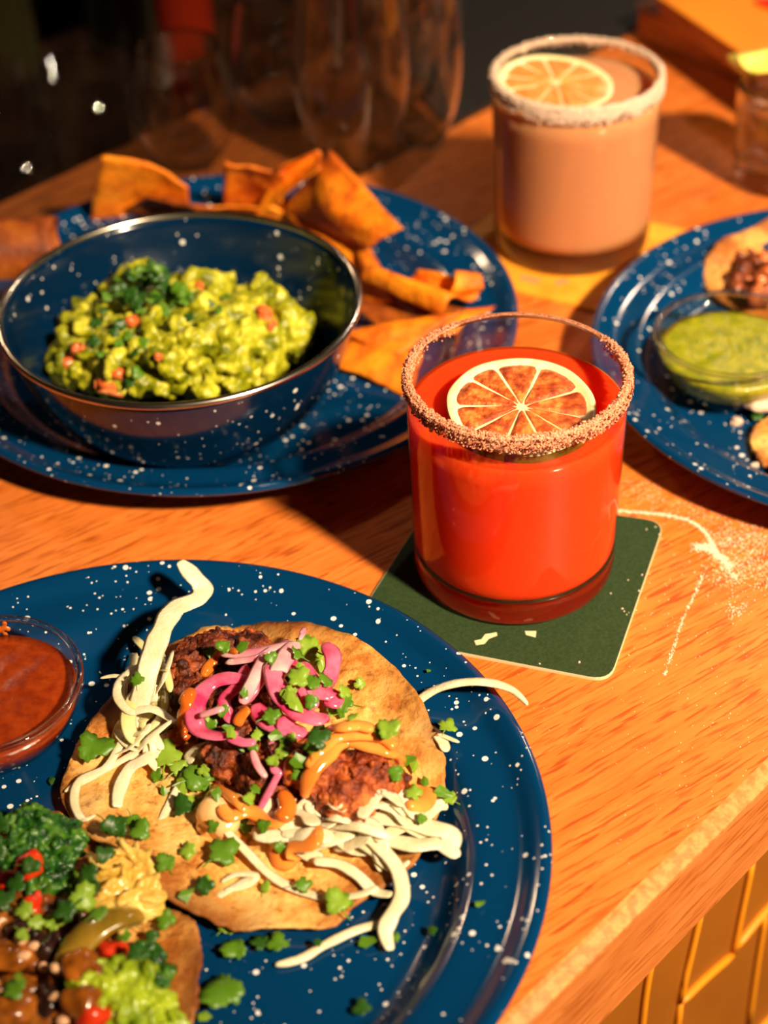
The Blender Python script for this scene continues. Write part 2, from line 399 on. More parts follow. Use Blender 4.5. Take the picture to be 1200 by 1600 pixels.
for i in range(n + 1):
    s = A0 + (A1 - A0) * i / n; j = noise.noise(Vector((s * 60, 0, 3))) * .0006
    rows.append([bm.verts.new(line_pt(FE + .0, s) + Vector((0, 0, 0))), bm.verts.new(line_pt(FE - .0026 + j, s) + Vector((0, 0, -.0005))), bm.verts.new(line_pt(FC + j, s) + Vector((0, 0, -.0028))),
                 bm.verts.new(line_pt(FC, s) + Vector((0, 0, -.0045))), bm.verts.new(line_pt(FE, s) + Vector((0, 0, -.0045)))])
for a, b in zip(rows, rows[1:]):
    for k in range(5): bm.faces.new((a[k], b[k], b[(k + 1) % 5], a[(k + 1) % 5]))
bmesh.ops.recalc_face_normals(bm, faces=bm.faces)
mesh_obj('worn_arris', bm, MT['wood_worn'], counter, False)
bm = bmesh.new(); prism(bm, [line_pt(FC, A0), line_pt(FC, A1), line_pt(BE, A1), line_pt(BE, A0)], -.0465, -.0045)
mesh_obj('front_fascia', bm, MT['wood_edge'], counter, False)
bm = bmesh.new(); prism(bm, [line_pt(.33, A0), line_pt(.33, A1), line_pt(1.0, A1), line_pt(1.0, A0)], -1.0, -.0465)
panel = struct('wall_counter_front', bm, MT['panel'])
def pln(px, py, c):
    a, b = px - 600, py - 800; d = RR * (a / F) - UU * (b / F) + FV
    return Vector((0, 0, CH)) + d * (c / (d.y - d.x))
def moulding(pts, w=.0042):
    bm = bmesh.new(); q = [pln(x, y, .3285) for x, y in pts]
    tube(bm, q, w, w * .8, (1, 1), 8, 3)
    o = mesh_obj('panel_moulding', bm, MT['panel_line'], panel); return o
for pts in ([(1176, 1345), (1160, 1420), (1146, 1490)], [(1146, 1490), (1100, 1530), (1064, 1566)], [(1064, 1566), (1052, 1650), (1045, 1700)],
            [(1230, 1390), (1190, 1430), (1150, 1480)], [(1096, 1420), (1080, 1490), (1062, 1566)], [(1018, 1500), (1008, 1560), (1000, 1640)],
            [(1196, 1430), (1184, 1500), (1170, 1600)], [(1240, 1560), (1195, 1600), (1170, 1640)]):
    moulding(pts)
bm = bmesh.new(); prism(bm, [(-5, -3), (5, -3), (5, 6), (-5, 6)], -1.02, -1.0); struct('floor', bm, MT['floor_dark'])
bm = bmesh.new(); prism(bm, [(-5, 3.6), (5, 3.6), (5, 3.7), (-5, 3.7)], -1.0, 2.2); struct('wall_back', bm, MT['wall_dark'])
# lower back-bar shelf beyond the counter
bm = bmesh.new(); prism(bm, [line_pt(BE + .10, -1.1), line_pt(BE + .10, .8), line_pt(BE + .62, .8), line_pt(BE + .62, -1.1)], -.17, -.14)
shelf = thing('back_bar_shelf', 'dark wooden lower shelf behind the bar counter', 'shelf')
mesh_obj('shelf_board', bm, MT['dark_wood'], shelf, False)
bm = bmesh.new(); prism(bm, [line_pt(BE + .14, -1.1), line_pt(BE + .14, .8), line_pt(BE + .58, .8), line_pt(BE + .58, -1.1)], -1.0, -.17)
mesh_obj('shelf_cabinet', bm, MT['dark_wood'], shelf, False)
# black rubber mat on the counter behind the pale drink
bm = bmesh.new()
q = [Vector((.045, .938, 0)), Vector((.205, 1.098, 0)), Vector((.205, 1.30, 0)), Vector((.09, 1.16, 0))]
q = [line_pt(.8935, .048), line_pt(.8935, .30), line_pt(1.07, .22), line_pt(1.07, .005)]
prism(bm, round_poly(q, .012), 0.0003, .004)
tag(mesh_obj('rubber_mat', bm, MT['black_rubber'], None, False), 'black rubber bar mat on the counter behind the pale drink', 'mat')

# ------------------------------------------------------------------ plates
def plate_profile(R):
    k = R / .144
    top = smooth_prof([(0.0001, .003), (.09, .003), (.1035, .0034), (.1085, .0055), (.1135, .0105), (.1175, .0135), (.1215, .0145), (.129, .0152), (.1335, .0162), (.1375, .0188), (.1405, .0203)], 3)
    lip = [(.1425, .0204), (.1438, .0196), (.144, .0186), (.1434, .0178), (.1422, .0180)]
    bot = [(.1395, .0188), (.136, .0165), (.128, .0138), (.119, .013), (.1145, .009), (.109, .0036), (.1035, .0008), (.09, .0002), (.0001, .0002)]
    return [(r * k, z) for r, z in top + lip + bot]
def make_plate(loc, R, label):
    bm = bmesh.new(); lathe(bm, plate_profile(R), 160)
    o = mesh_obj('enamel_plate', bm, MT['enamel']); o.location = (*loc, 0); o.rotation_euler.z = random.random() * 6
    return tag(o, label, 'plate', 'blue enamel plates')
PL1, PL2, PL3 = Vector((-.0922, .3863)), Vector((-.0742, .7167)), Vector((.2357, .6617))
make_plate(PL1, .1443, 'speckled blue enamel plate in the foreground holding the two tostadas')
make_plate(PL2, .1443, 'speckled blue enamel plate under the guacamole bowl and the tortilla chips')
make_plate(PL3, .1357, 'speckled blue enamel plate at the right frame edge with the green salsa')
_pt = [(0, .003)] + [(r, z) for r, z in plate_profile(.144)[:32]]
def plate_z(r):
    for (a, za), (b, zb) in zip(_pt, _pt[1:]):
        if a <= r <= b and b > a: return za + (zb - za) * (r - a) / (b - a)
    return .0204
def PS(px, py, c, off, mn=0.0):
    z = .01; k = .1357 / .144 if c is PL3 else 1
    for _ in range(6):
        w = P(px, py, z); z = max(plate_z((w.xy - c).length / k), mn) + off
    return P(px, py, z)

# ------------------------------------------------------------------ coasters
cz = .0016
bm = bmesh.new(); crn = [P(686, 763, cz), P(545, 986, cz), P(953, 1064, cz), P(1039, 815, cz)]
rp = round_poly(crn, .0085, 6); prism(bm, rp, .0001, cz - .0001)
co = mesh_obj('square_coaster', bm, MT['cream_card'], None, False); tag(co, 'dark green card coaster under the red drink', 'coaster')
bm = bmesh.new(); cen = sum(crn, Vector()) / 4
prism(bm, [tuple(cen.xy + (Vector(p) - cen.xy) * .9955) for p in rp], cz - .0001, cz); mesh_obj('green_face', bm, MT['green_card'], co, False)
def flat_mark(pts, parent, mat, z):
    bm = bmesh.new(); prism(bm, [P(x, y, z) for x, y in pts], z - .00005, z + .00004); return mesh_obj('printed_mark', bm, mat, parent, False)
flat_mark([(776, 988), (758, 991), (752, 999), (741, 1001), (744, 1008), (757, 1006), (764, 998), (777, 993)], co, MT['cream_card'], cz + .00005)
flat_mark([(820, 986), (838, 986), (837, 996), (822, 992)], co, MT['cream_card'], cz + .00005)
crn2 = [P(815, 300, cz), P(655, 415, cz), P(940, 487, cz), P(1085, 362, cz)]
bm = bmesh.new(); prism(bm, round_poly(crn2, .006, 5), .0001, cz)
co2 = mesh_obj('square_coaster', bm, MT['yellow_card'], None, False); tag(co2, 'orange yellow card coaster under the pale peach drink', 'coaster')
for pts in ([(815, 430), (845, 437), (842, 443), (812, 436)], [(866, 440), (884, 436), (888, 441), (868, 446)]): flat_mark(pts, co2, MT['pink_print'], cz + .00005)

# ------------------------------------------------------------------ rocks glasses
GR, GB, GH, FLOOR = .0430, .0411, .0958, .0135
def wall_r(z): return GB - .0018 + (GR - GB + .0018) * min(1, z / GH) ** .8
def make_glass(loc, label, liquid, level, salt_mat, salt_arc, liq_label, salt_label, sh=.0046):
    g = thing('rocks_glass', label, 'glass', (loc[0], loc[1], .0017), 0, 'rocks glasses')
    wt = .0022
    ro = lambda z: GB + (GR - GB) * z / GH
    # wall: outer and inner skin with rounded lip, open tube
    prof = [(ro(z), z) for z in np.linspace(.0135, GH - .0012, 12)] + [(GR - .0003, GH - .0004), (GR - wt / 2, GH), (GR - wt + .0003, GH - .0004)] + [(ro(z) - wt, z) for z in np.linspace(GH - .0012, FLOOR + .002, 12)]
    bm = bmesh.new(); lathe(bm, prof, 128); mesh_obj('glass_wall', bm, MT['glass'], g)
    # thick base, true refraction
    pb = [(.0001, 0.0012), (GB - .010, .0012), (GB - .006, .0), (GB - .003, .0004), (GB - .0008, .0022), (GB, .005), (ro(.0135), .0134), (ro(.0135) - .0008, FLOOR + .0008), (GB - wt - .001, FLOOR + .0003), (.0001, FLOOR - .0004)]
    bm = bmesh.new(); lathe(bm, pb, 128); mesh_obj('thick_base', bm, MT['glass_base'], g)
    bm = bmesh.new(); e = .0001
    rin = lambda z: ro(z) - .00045
    lp = [(.0001, FLOOR - .0012), (rin(.02) - .006, FLOOR - .0010), (rin(.02) - .0022, FLOOR - .0002), (rin(.02) - .0004, FLOOR + .0022), (rin(.02), FLOOR + .0045)] + [(rin(z), z) for z in np.linspace(FLOOR + .008, level - .0003, 8)] + [(rin(level) - .0022, level - .0005), (rin(level) - .0032, level - .0003), (.0001, level - .0003)]
    lathe(bm, lp, 128); l = mesh_obj('drink', bm, MT[liquid], g); l['label'] = liq_label
    bm = bmesh.new(); lathe(bm, [(GR - wt / 2 + wt * .56 * math.cos(a), GH - .0008 + wt * .5 * math.sin(a)) for a in np.linspace(0, 2 * PI, 13)[:-1]], 128, True); mesh_obj('rolled_lip', bm, MT['glass_solid'], g)
    # salted rim
    bm = bmesh.new(); rng = random.Random(5)
    def amount(a):       # a in degrees, 0 = right (+x), 270 = nearest
        return salt_arc(a % 360)
    seg = 220; rings = []
    for i in range(seg):
        a = 2 * PI * i / seg; am = amount(math.degrees(a)); am = max(am, .0)
        h = (sh * am + .0002) * (1 + .35 * noise.noise(Vector((math.cos(a) * 6, math.sin(a) * 6, 1))) + .3 * noise.noise(Vector((a * 22, 5, 1)))); t = .0009 * am - (.0006 if am < .05 else 0)
        c = Vector((math.cos(a), math.sin(a), 0)); j = lambda k: t * (1 + .8 * noise.noise(Vector((a * 40, k * 3.1, 2))))
        pr = [(GR + .0001, GH - h), (GR + j(1) + .0001, GH - h * .75), (GR + j(2) + .0001, GH - h * .4), (GR + j(3) * .8, GH - .0002), (GR - .0008, GH + j(4) * .8 + .0001), (GR - wt - j(5) * .5, GH - .0004), (GR - wt - j(6) * .5, GH - h * .35), (GR - wt + .0001, GH - h * .55)]
        rings.append([bm.verts.new(c * r + Vector((0, 0, z))) for r, z in pr])
    for i in range(seg):
        x, y = rings[i], rings[(i + 1) % seg]
        for k in range(8): bm.faces.new((x[k], y[k], y[(k + 1) % 8], x[(k + 1) % 8]))
    cnt = 0
    while cnt < 2600:
        a = rng.random() * 2 * PI; am = amount(math.degrees(a))
        if rng.random() > am: continue
        cnt += 1; s = rng.uniform(.00022, .00062); u = rng.random()
        if u < .66: r, z = GR + .0009 * am * rng.random() + .0002, GH - sh * 1.3 * am * rng.random() ** 1.15
        elif u < .86: r, z = GR - wt * rng.random(), GH + .0006
        else: r, z = GR - wt - .0004, GH - .004 * rng.random()
        m = Matrix.Translation((r * math.cos(a), r * math.sin(a), z)) @ Matrix.Rotation(rng.random() * 6, 4, (rng.random(), rng.random(), rng.random() + .1)) @ Matrix.Diagonal((s * 1.3, s, s, 1))
        bmesh.ops.create_cube(bm, size=1.3, matrix=m)
    if salt_mat == 'salt_red':
        bs = bmesh.new(); cnt = 0
        while cnt < 420:
            a = rng.random() * 2 * PI; am = amount(math.degrees(a))
            if rng.random() > am: continue
            cnt += 1; s = rng.uniform(.0002, .00042)
            m = Matrix.Translation(((GR + .0012 * am) * math.cos(a), (GR + .0012 * am) * math.sin(a), GH - .0052 * rng.random())) @ Matrix.Rotation(rng.random() * 6, 4, (rng.random(), rng.random(), rng.random() + .1)) @ Matrix.Diagonal((s, s, s, 1))
            bmesh.ops.create_cube(bs, size=1.5, matrix=m)
        ch = mesh_obj('chili_flecks', bs, MT['chili'], g, False); ch['kind'] = 'stuff'; ch['label'] = 'dark red chili flecks'
    bmesh.ops.recalc_face_normals(bm, faces=bm.faces)
    s = mesh_obj('salt_rim', bm, MT[salt_mat], g, False); s['kind'] = 'stuff'; s['label'] = salt_label
    return g
def arc_red(a):    # 0 right, 90 far, 180 left, 270 near
    if 25 < a < 118: return 0.0 if a > 32 else .3
    if 118 <= a < 150: return .45
    if 150 <= a < 200: return .8
    return 1.0
make_glass((.05315, .53981), 'short glass of bright red cocktail with chili salt rim on the green coaster', 'drink_red', .0800, 'salt_red', arc_red, 'bright red drink', 'pinkish chili salt crust')
make_glass((.1067, .8038), 'short glass of pale peach cocktail with white salt rim on the yellow coaster', 'drink_peach', .0855, 'salt', lambda a: .45 if 20 < a < 160 else .85, 'cloudy peach drink', 'white salt crust', .0078)

def lime_wheel(loc, R, th, nrm, yaw, spokes, label, rind, pulp, group=None):
    t = thing('dried_lime_wheel', label, 'lime slice', loc, 0, group)
    q = Vector((0, 0, 1)).rotation_difference(Vector(nrm)); t.rotation_mode = 'QUATERNION'
    from mathutils import Quaternion
    t.rotation_quaternion = q @ Quaternion((0, 0, 1), yaw)
    def wob(a): return 1 + .025 * noise.noise(Vector((math.cos(a) * 2, math.sin(a) * 2, R * 50)))
    bm = bmesh.new(); seg = 96; rings = []
    for r, z in [(R * .90, -th / 2), (R, -th / 2 + th * .1), (R * 1.005, 0), (R * .995, th * .42)]:
        rings.append([bm.verts.new((r * wob(2 * PI * i / seg) * math.cos(2 * PI * i / seg), r * wob(2 * PI * i / seg) * math.sin(2 * PI * i / seg), z)) for i in range(seg)])
    for a, b in zip(rings, rings[1:]):
        for i in range(seg): bm.faces.new((a[i], a[(i + 1) % seg], b[(i + 1) % seg], b[i]))
    bm.faces.new(rings[0][::-1]); mesh_obj('rind', bm, MT[rind], t)
    bm = bmesh.new(); rings = []
    for r, z in [(R * .995, th * .40), (R * .965, th * .5), (R * .915, th * .46), (R * .89, th * .3)]:
        rings.append([bm.verts.new((r * wob(2 * PI * i / seg) * math.cos(2 * PI * i / seg), r * wob(2 * PI * i / seg) * math.sin(2 * PI * i / seg), z)) for i in range(seg)])
    for a, b in zip(rings, rings[1:]):
        for i in range(seg): bm.faces.new((a[i], a[(i + 1) % seg], b[(i + 1) % seg], b[i]))
    bm.faces.new(rings[-1]); mesh_obj('pith', bm, MT['pith'], t)
    sp = sorted(a % 360 for a in spokes); m = len(sp)
    for i in range(m):
        a0, a1 = sp[i], sp[(i + 1) % m] + (360 if i == m - 1 else 0)
        a0, a1 = math.radians(a0), math.radians(a1); gap = R * .012; mid = (a0 + a1) / 2; half = (a1 - a0) / 2
        bm = bmesh.new(); nr, na = 9, 10; grid = []
        r0 = gap / max(math.sin(half), .2) + R * .02
        for k in range(nr + 1):
            r = r0 + (R * .885 - r0) * k / nr; ga = min(half * .8, gap / r * 1.0); row = []
            if k == nr: r *= 1.0
            for j in range(na + 1):
                a = a0 + ga + (a1 - a0 - 2 * ga) * j / na
                corner = 1 - .06 * (abs(j / na - .5) * 2) ** 6 * (k / nr) ** 3
                edge = min(j, na - j, k, nr - k)
                z = th * .27 + (th * .20 if edge > 0 else 0) + .00035 * noise.noise(Vector((a * 25, r * 350, R * 90))) * (1 if edge > 0 else 0) - (0 if edge > 0 else 0)
                rr = r * corner
                row.append(bm.verts.new((rr * wob(a) * math.cos(a), rr * wob(a) * math.sin(a), z)))
            grid.append(row)
        for k in range(nr):
            for j in range(na): bm.faces.new((grid[k][j], grid[k + 1][j], grid[k + 1][j + 1], grid[k][j + 1]))
        mesh_obj('pulp_segment', bm, MT[pulp], t)
    return t
zl = .0800 + .0017
lime_wheel(P(815, 641, zl + .0034), .0288, .0056, Vector((.02, -.10, 1)), 0, (137, 109, 68, 21, -18, -45, -75, -112, -147, 176), 'large dried lime wheel with rust coloured pulp floating in the red drink', 'lime_rind', 'pulp', 'dried lime wheels')
lime_wheel(P(868, 132, .0855 + .0030), .0295, .0036, Vector((.09, -.05, 1)), 1.0, [36 * i + (5 if i % 2 else 0) for i in range(10)], 'amber lime wheel with a green rind lying in the pale drink', 'lime_rind_green', 'pulp_light', 'dried lime wheels')

# ------------------------------------------------------------------ guacamole bowl
BC = Vector((-.0869, .656, .003)); BR = .0817
bowl = thing('enamel_bowl', 'deep blue speckled enamel bowl with bare steel rim holding guacamole', 'bowl', BC)
outer = smooth_prof([(.0001, .0004), (.040, .0004), (.0445, .0016), (.055, .009), (.066, .022), (.0745, .040), (.0800, .0605)], 4)
inner = smooth_prof([(.0788, .0605), (.0733, .0405), (.0648, .023), (.0538, .0105), (.043, .0034), (.038, .0018), (.0001, .0016)], 4)
bm = bmesh.new(); lathe(bm, outer + inner, 128); mesh_obj('bowl_body', bm, MT['enamel_shaded'], bowl)
bm = bmesh.new(); lathe(bm, [(BR - .0016 + .0016 * math.cos(a), .0605 + .0016 * math.sin(a)) for a in np.linspace(0, 2 * PI, 13)[:-1]], 128, True); mesh_obj('steel_rim', bm, MT['steel'], bowl)

rng = random.Random(11)
bm = bmesh.new()
bc = Vector((BC.x, BC.y))
def bowl_r(z):   # inner radius at absolute height
    zz = z - .003; pr = inner[::-1]
    for (ra, za), (rb, zb) in zip(pr, pr[1:]):
        if za <= zz <= zb and zb > za: return ra + (rb - ra) * (zz - za) / (zb - za)
    return .04
for (px, py, z, r) in [(225, 520, .030, .024), (300, 540, .030, .024), (160, 560, .024, .018), (370, 530, .030, .024), (430, 520, .030, .018), (260, 480, .030, .02),
                       (110, 575, .026, .011), (200, 590, .026, .014), (330, 595, .026, .015), (400, 580, .026, .014), (215, 450, .040, .014), (400, 480, .036, .015), (330, 465, .034, .014), (455, 520, .034, .010)]:
    ico(bm, P(px, py, z), r, 3, (1, 1, .75))
def chunk(px, py, z, r):
    c = P(px, py, z); d = c.xy - bc; lim = bowl_r(z) - r * 1.15
    if d.length > lim: c.xy = bc + d.normalized() * max(lim, .01)
    from mathutils import Euler
    s = (rng.uniform(.8, 1.35), rng.uniform(.7, 1.1), rng.uniform(.55, .9))
    if rng.random() < .85: ico(bm, c, r, 2, s, Euler((rng.random() * 3, rng.random() * 3, rng.random() * 3)))
    else: bmesh.ops.create_cube(bm, size=r * 1.7, matrix=Matrix.Translation(c) @ Euler((rng.random() * 3, rng.random() * 3, rng.random() * 3)).to_matrix().to_4x4() @ Matrix.Diagonal((*s, 1)))
def heap(px, py):
    x = (px - 265) / 225; y = (py - 520) / 115
    return .022 + .040 * max(0, 1 - x * x * .8 - y * y * .55) - .004 * (y > .5)
for k in range(230):
    t = rng.random() * 2 * PI; q = rng.random() ** .5
    px, py = 265 + 215 * q * math.cos(t), 528 + 95 * q * math.sin(t)
    if py < 455 and 270 < px < 300: continue
    chunk(px, py, heap(px, py) * .82 + rng.uniform(-.003, .003), rng.uniform(.003, .0068))
for (px, py, z, r) in [(215, 425, .052, .0075), (200, 440, .049, .007), (235, 440, .052, .006), (320, 445, .044, .007), (345, 450, .042, .0065), (300, 440, .046, .006), (410, 455, .044, .008), (430, 475, .044, .009), (400, 480, .044, .008), (450, 500, .04, .008), (470, 505, .038, .007),
                       (365, 500, .047, .010), (340, 520, .047, .009), (385, 530, .045, .010), (355, 550, .041, .009), (120, 505, .036, .007), (100, 520, .034, .006), (80, 545, .032, .006), (70, 570, .03, .006), (55, 578, .03, .004), (150, 580, .033, .008)]: chunk(px, py, z, r)
gb = voxel(bm, .0010, .0030, 150, .0006, 620, 4)
for v in gb.verts:
    d = Vector((v.co.x, v.co.y)) - bc; lim = bowl_r(max(v.co.z, .0055)) - .0006
    if d.length > lim: d = d.normalized() * lim; v.co.x, v.co.y = bc.x + d.x, bc.y + d.y
    if v.co.z < .0058: v.co.z = .0058
guac = mesh_obj('guacamole', gb, MT['guac']); tag(guac, 'chunky yellow green guacamole heaped in the blue bowl', 'guacamole', None, 'stuff')

# ------------------------------------------------------------------ glass salsa bowls
def glass_bowl(loc, R, H, liq, level, label, liq_label, smear=False):
    b = thing('glass_salsa_bowl', label, 'bowl', loc, 0, 'small glass salsa bowls')
    wt = .0022
    o = smooth_prof([(.0001, .0003), (R * .52, .0003), (R * .60, .0012), (R * .80, H * .32), (R * .92, H * .62), (R * .955, H * .78), (R * .97, H * .80), (R, H * .86), (R, H * .97)], 3)
    i = [(R - wt * .5, H), (R - wt, H * .97), (R - wt, H * .88), (R * .93 - wt, H * .70), (R * .90 - wt, H * .58), (R * .78 - wt, H * .34), (R * .58 - wt, .0040), (.0001, .0036)]
    bm = bmesh.new(); lathe(bm, o + i, 96); mesh_obj('glass_body', bm, MT['glass'], b)
    bm = bmesh.new(); pr = [(.0001, .0030), (R * .58 - wt, .0034), (R * .80 - .0006, H * .34), (R * .90 - .0006, H * .57)]
    k = [(r, z) for r, z in pr if z < level] + [(R * .935 - .0006, level), (R * .8, level + .0002), (R * .5, level + .0006), (.0001, level + .0004)]
    lathe(bm, k, 96)
    for v in bm.verts:
        if v.co.z >= level - .0001 and v.co.xy.length < R * .86: v.co.z += .0006 * noise.noise(v.co * 120)
    s = mesh_obj('salsa', bm, MT[liq], b); s['label'] = liq_label
    bm = bmesh.new(); lathe(bm, [(R - wt / 2 + wt * .62 * math.cos(a), H - .0006 + wt * .62 * math.sin(a)) for a in np.linspace(0, 2 * PI, 11)[:-1]], 96, True)
    mesh_obj('rim_bead', bm, MT['glass_solid'], b)
    return b
glass_bowl((-.1490, .4515, .0035), .0360, .0280, 'salsa_red', .0205, 'small glass bowl of dark red salsa on the foreground plate', 'dark red salsa')
glass_bowl((.1635, .6570, .0032), .0360, .0310, 'salsa_green', .0215, 'small glass bowl of green salsa on the right plate', 'green salsa')
# smear of sauce on the far inner wall of the red salsa bowl
bm = bmesh.new()
for k in range(26): ico(bm, Vector((-.1490, .4515, .0035)) + Vector((.0335 * math.cos(a := random.uniform(1.45, 2.6)), .0335 * math.sin(a), random.uniform(.020, .027))), random.uniform(.0010, .0026), 1, (1, .6, 1))
tag(mesh_obj('sauce_smear', voxel(bm, .0006, .0003, 300), MT['sauce_red']), 'orange smear of sauce on the inside rim of the red salsa bowl', 'sauce')

# ------------------------------------------------------------------ tostadas
def tostada(outline, c, label, off, mn=.003, mat='tostada', curl=.003, plate=None, th=.0013, seed=0, nr=36, group='tostadas', jag=.0012):
    """crisp disc from an outline of (px,py,extra height)"""
    plate = plate if plate is not None else PL1
    pts = [PS(x, y, plate, off + h, mn) for x, y, h in outline]
    cen = PS(c[0], c[1], plate, off, mn)
    m = len(pts); N = 200; ring = []
    for i in range(N):
        t = i / N * m; k = int(t); f = t - k
        a, b_, c_, d = (pts[(k + j) % m] for j in (-1, 0, 1, 2))
        ring.append(Vector(tuple(.5 * (2 * b_[q] + (c_[q] - a[q]) * f + (2 * a[q] - 5 * b_[q] + 4 * c_[q] - d[q]) * f * f + (3 * b_[q] - a[q] - 3 * c_[q] + d[q]) * f ** 3) for q in range(3))))
    bm = bmesh.new(); lay = []
    tl = bm.verts.layers.float.new('toast')
    for s in (0, 1):
        rows = [[bm.verts.new(cen - Vector((0, 0, th * s)))]]
        for k in range(1, nr + 1):
            f = k / nr; row = []
            for i, p in enumerate(ring):
                q = cen.lerp(p, f); nz = noise.noise(q * 55 + Vector((seed, 0, 0))) * .0020 + noise.noise(q * 140 + Vector((0, seed, 0))) * .0011 + .0006 * noise.noise(q * 400)
                d = (p - cen); d.z = 0; d.normalize()
                lz = curl * f ** 4 * (.5 + noise.noise(Vector((math.cos(i / N * 6.28) * 1.6, math.sin(i / N * 6.28) * 1.6, seed))))
                e = q + Vector((0, 0, max(0, nz) + lz + nz * .3 - th * s))
                if k == nr: e += d * jag * (noise.noise(Vector((i * .4, seed, 0))) + .6 * noise.noise(Vector((i * .11, seed, 5))) * 1.6)
                v = bm.verts.new(e)
                v[tl] = max(0, (f - .66) / .34) ** 1.4 * (.75 + 1.2 * noise.noise(Vector((math.cos(i / N * 6.28) * 2.5, math.sin(i / N * 6.28) * 2.5, seed + 9))))
                row.append(v)
            rows.append(row)
        for i in range(N):
            f = (rows[0][0], rows[1][i], rows[1][(i + 1) % N]); bm.faces.new(f if s == 0 else f[::-1])
        for a, b in zip(rows[1:], rows[2:]):
            for i in range(N):
                f = (a[i], b[i], b[(i + 1) % N], a[(i + 1) % N]); bm.faces.new(f if s == 0 else f[::-1])
        lay.append(rows[-1])
    for i in range(N):
        j = (i + 1) % N; bm.faces.new((lay[0][i], lay[1][i], lay[1][j], lay[0][j]))
    o = mesh_obj('tostada', bm, MT[mat]); tag(o, label, 'tostada', group)
    return o
T2 = [(60, 1275, .0), (118, 1292, 0), (160, 1330, .0), (205, 1380, .001), (250, 1415, .003), (300, 1436, .006), (314, 1480, .008), (312, 1540, .008), (305, 1590, .006), (285, 1640, .003), (200, 1730, 0), (60, 1790, 0), (-90, 1740, 0), (-180, 1600, 0), (-170, 1450, 0), (-80, 1320, 0)]
tostada(T2, (60, 1530), 'crisp tostada in the lower left corner under kale, beans and peppers', .001, .0035, seed=4, curl=.002)
T1 = [(355, 982, .002), (432, 972, .003), (510, 982, .004), (575, 1012, .003), (632, 1062, .003), (668, 1120, .003), (690, 1180, .003), (696, 1235, .002), (672, 1305, .001), (640, 1362, .001), (570, 1405, .001), (520, 1448, .001), (450, 1452, .001), (372, 1456, .002), (320, 1434, .004), (250, 1400, .006),
      (188, 1340, .006), (120, 1290, .004), (98, 1240, .003), (112, 1180, .004), (140, 1135, .006), (165, 1100, .003), (215, 1040, .001), (290, 996, .001)]
tostada(T1, (400, 1215), 'crisp toasted tostada topped with fried chicken, pink onion and cabbage', .0015, .0045, seed=1, curl=.002)
T3 = [(1104, 452, 0), (1100, 425, .001), (1112, 395, .002), (1132, 372, .003), (1158, 362, .003), (1185, 352, .003), (1215, 340, .003), (1270, 332, .003), (1330, 350, 0), (1370, 400, 0), (1350, 460, 0), (1280, 495, 0), (1200, 500, 0), (1135, 480, 0)]
tostada(T3, (1235, 415), 'golden tostada with dark beans behind the green salsa bowl', .0015, .0035, seed=7, plate=PL3, th=.002, curl=.003)
T4 = [(1172, 690, 0), (1180, 668, .001), (1200, 650, .002), (1240, 630, 0), (1300, 630, 0), (1340, 670, 0), (1330, 730, 0), (1280, 765, 0), (1230, 752, .0), (1208, 730, .002), (1190, 724, .001), (1180, 708, .001)]
tostada(T4, (1255, 695), 'golden tostada edge at the right frame border below the green salsa', .0015, .0035, seed=9, plate=PL3, th=.002, curl=.001)

# ------------------------------------------------------------------ tortilla chips
def chip(corners, bulge, label, mat='chip', seed=0, n=14, fold=None, group='tortilla chips'):
    """sheet between 3 or 4 space corners, bent and rippled"""
    cs = [P(*c) for c in corners]
    if len(cs) == 3: cs = [cs[0], cs[1], cs[2], cs[2].lerp(cs[0], .12)]
    nrm = (cs[1] - cs[0]).cross(cs[3] - cs[0]); nrm += (cs[3] - cs[2]).cross(cs[1] - cs[2]); nrm.normalize()
    if nrm.z < 0: nrm = -nrm
    bm = bmesh.new(); tl = bm.verts.layers.float.new('toast'); lay = []
    for s in (0, 1):
        g = []
        for i in range(n + 1):
            row = []
            for j in range(n + 1):
                u, v = i / n, j / n
                p = cs[0].lerp(cs[1], u).lerp(cs[3].lerp(cs[2], u), v)
                b = bulge * math.sin(PI * u) * math.sin(PI * v) if fold is None else (bulge * math.sin(PI * u) if fold == 'u' else bulge * math.sin(PI * v) if fold == 'v' else bulge * math.sin(2 * PI * u))
                b += .0022 * noise.noise(p * 60 + Vector((seed, 0, 0))) + .0007 * noise.noise(p * 190)
                e = p + nrm * (b - .0014 * s)
                if i in (0, n) or j in (0, n): e += (p - (cs[0] + cs[2]) / 2).normalized() * .0012 * noise.noise(p * 130 + Vector((0, seed, 0)))
                w = bm.verts.new(e); w[tl] = .6 * max(0, 1 - 6 * min(u, v, 1 - u, 1 - v)) * max(0, noise.noise(p * 70) + .3); row.append(w)
            g.append(row)
        for i in range(n):
            for j in range(n):
                f = (g[i][j], g[i + 1][j], g[i + 1][j + 1], g[i][j + 1]); bm.faces.new(f if s == 0 else f[::-1])
        lay.append(g[0] + [g[i][n] for i in range(1, n + 1)] + g[n][:n][::-1] + [g[i][0] for i in range(n - 1, 0, -1)])
    m = len(lay[0])
    for i in range(m):
        j = (i + 1) % m; bm.faces.new((lay[0][i], lay[0][j], lay[1][j], lay[1][i]))
    bmesh.ops.recalc_face_normals(bm, faces=bm.faces)
    return tag(mesh_obj('tortilla_chip', bm, MT[mat]), label, 'tortilla chip', group)
chip([(160, 244, .062), (292, 290, .040), (300, 345, .012), (138, 352, .010)], .006, 'pointed upright tortilla chip behind the left of the bowl rim', seed=1, fold='u')
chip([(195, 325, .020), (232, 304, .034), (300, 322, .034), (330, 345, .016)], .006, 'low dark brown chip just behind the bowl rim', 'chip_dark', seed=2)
chip([(352, 252, .052), (446, 268, .044), (440, 335, .012), (348, 330, .010)], .004, 'tortilla chip with a square corner, left of the ridge of chips', seed=3)
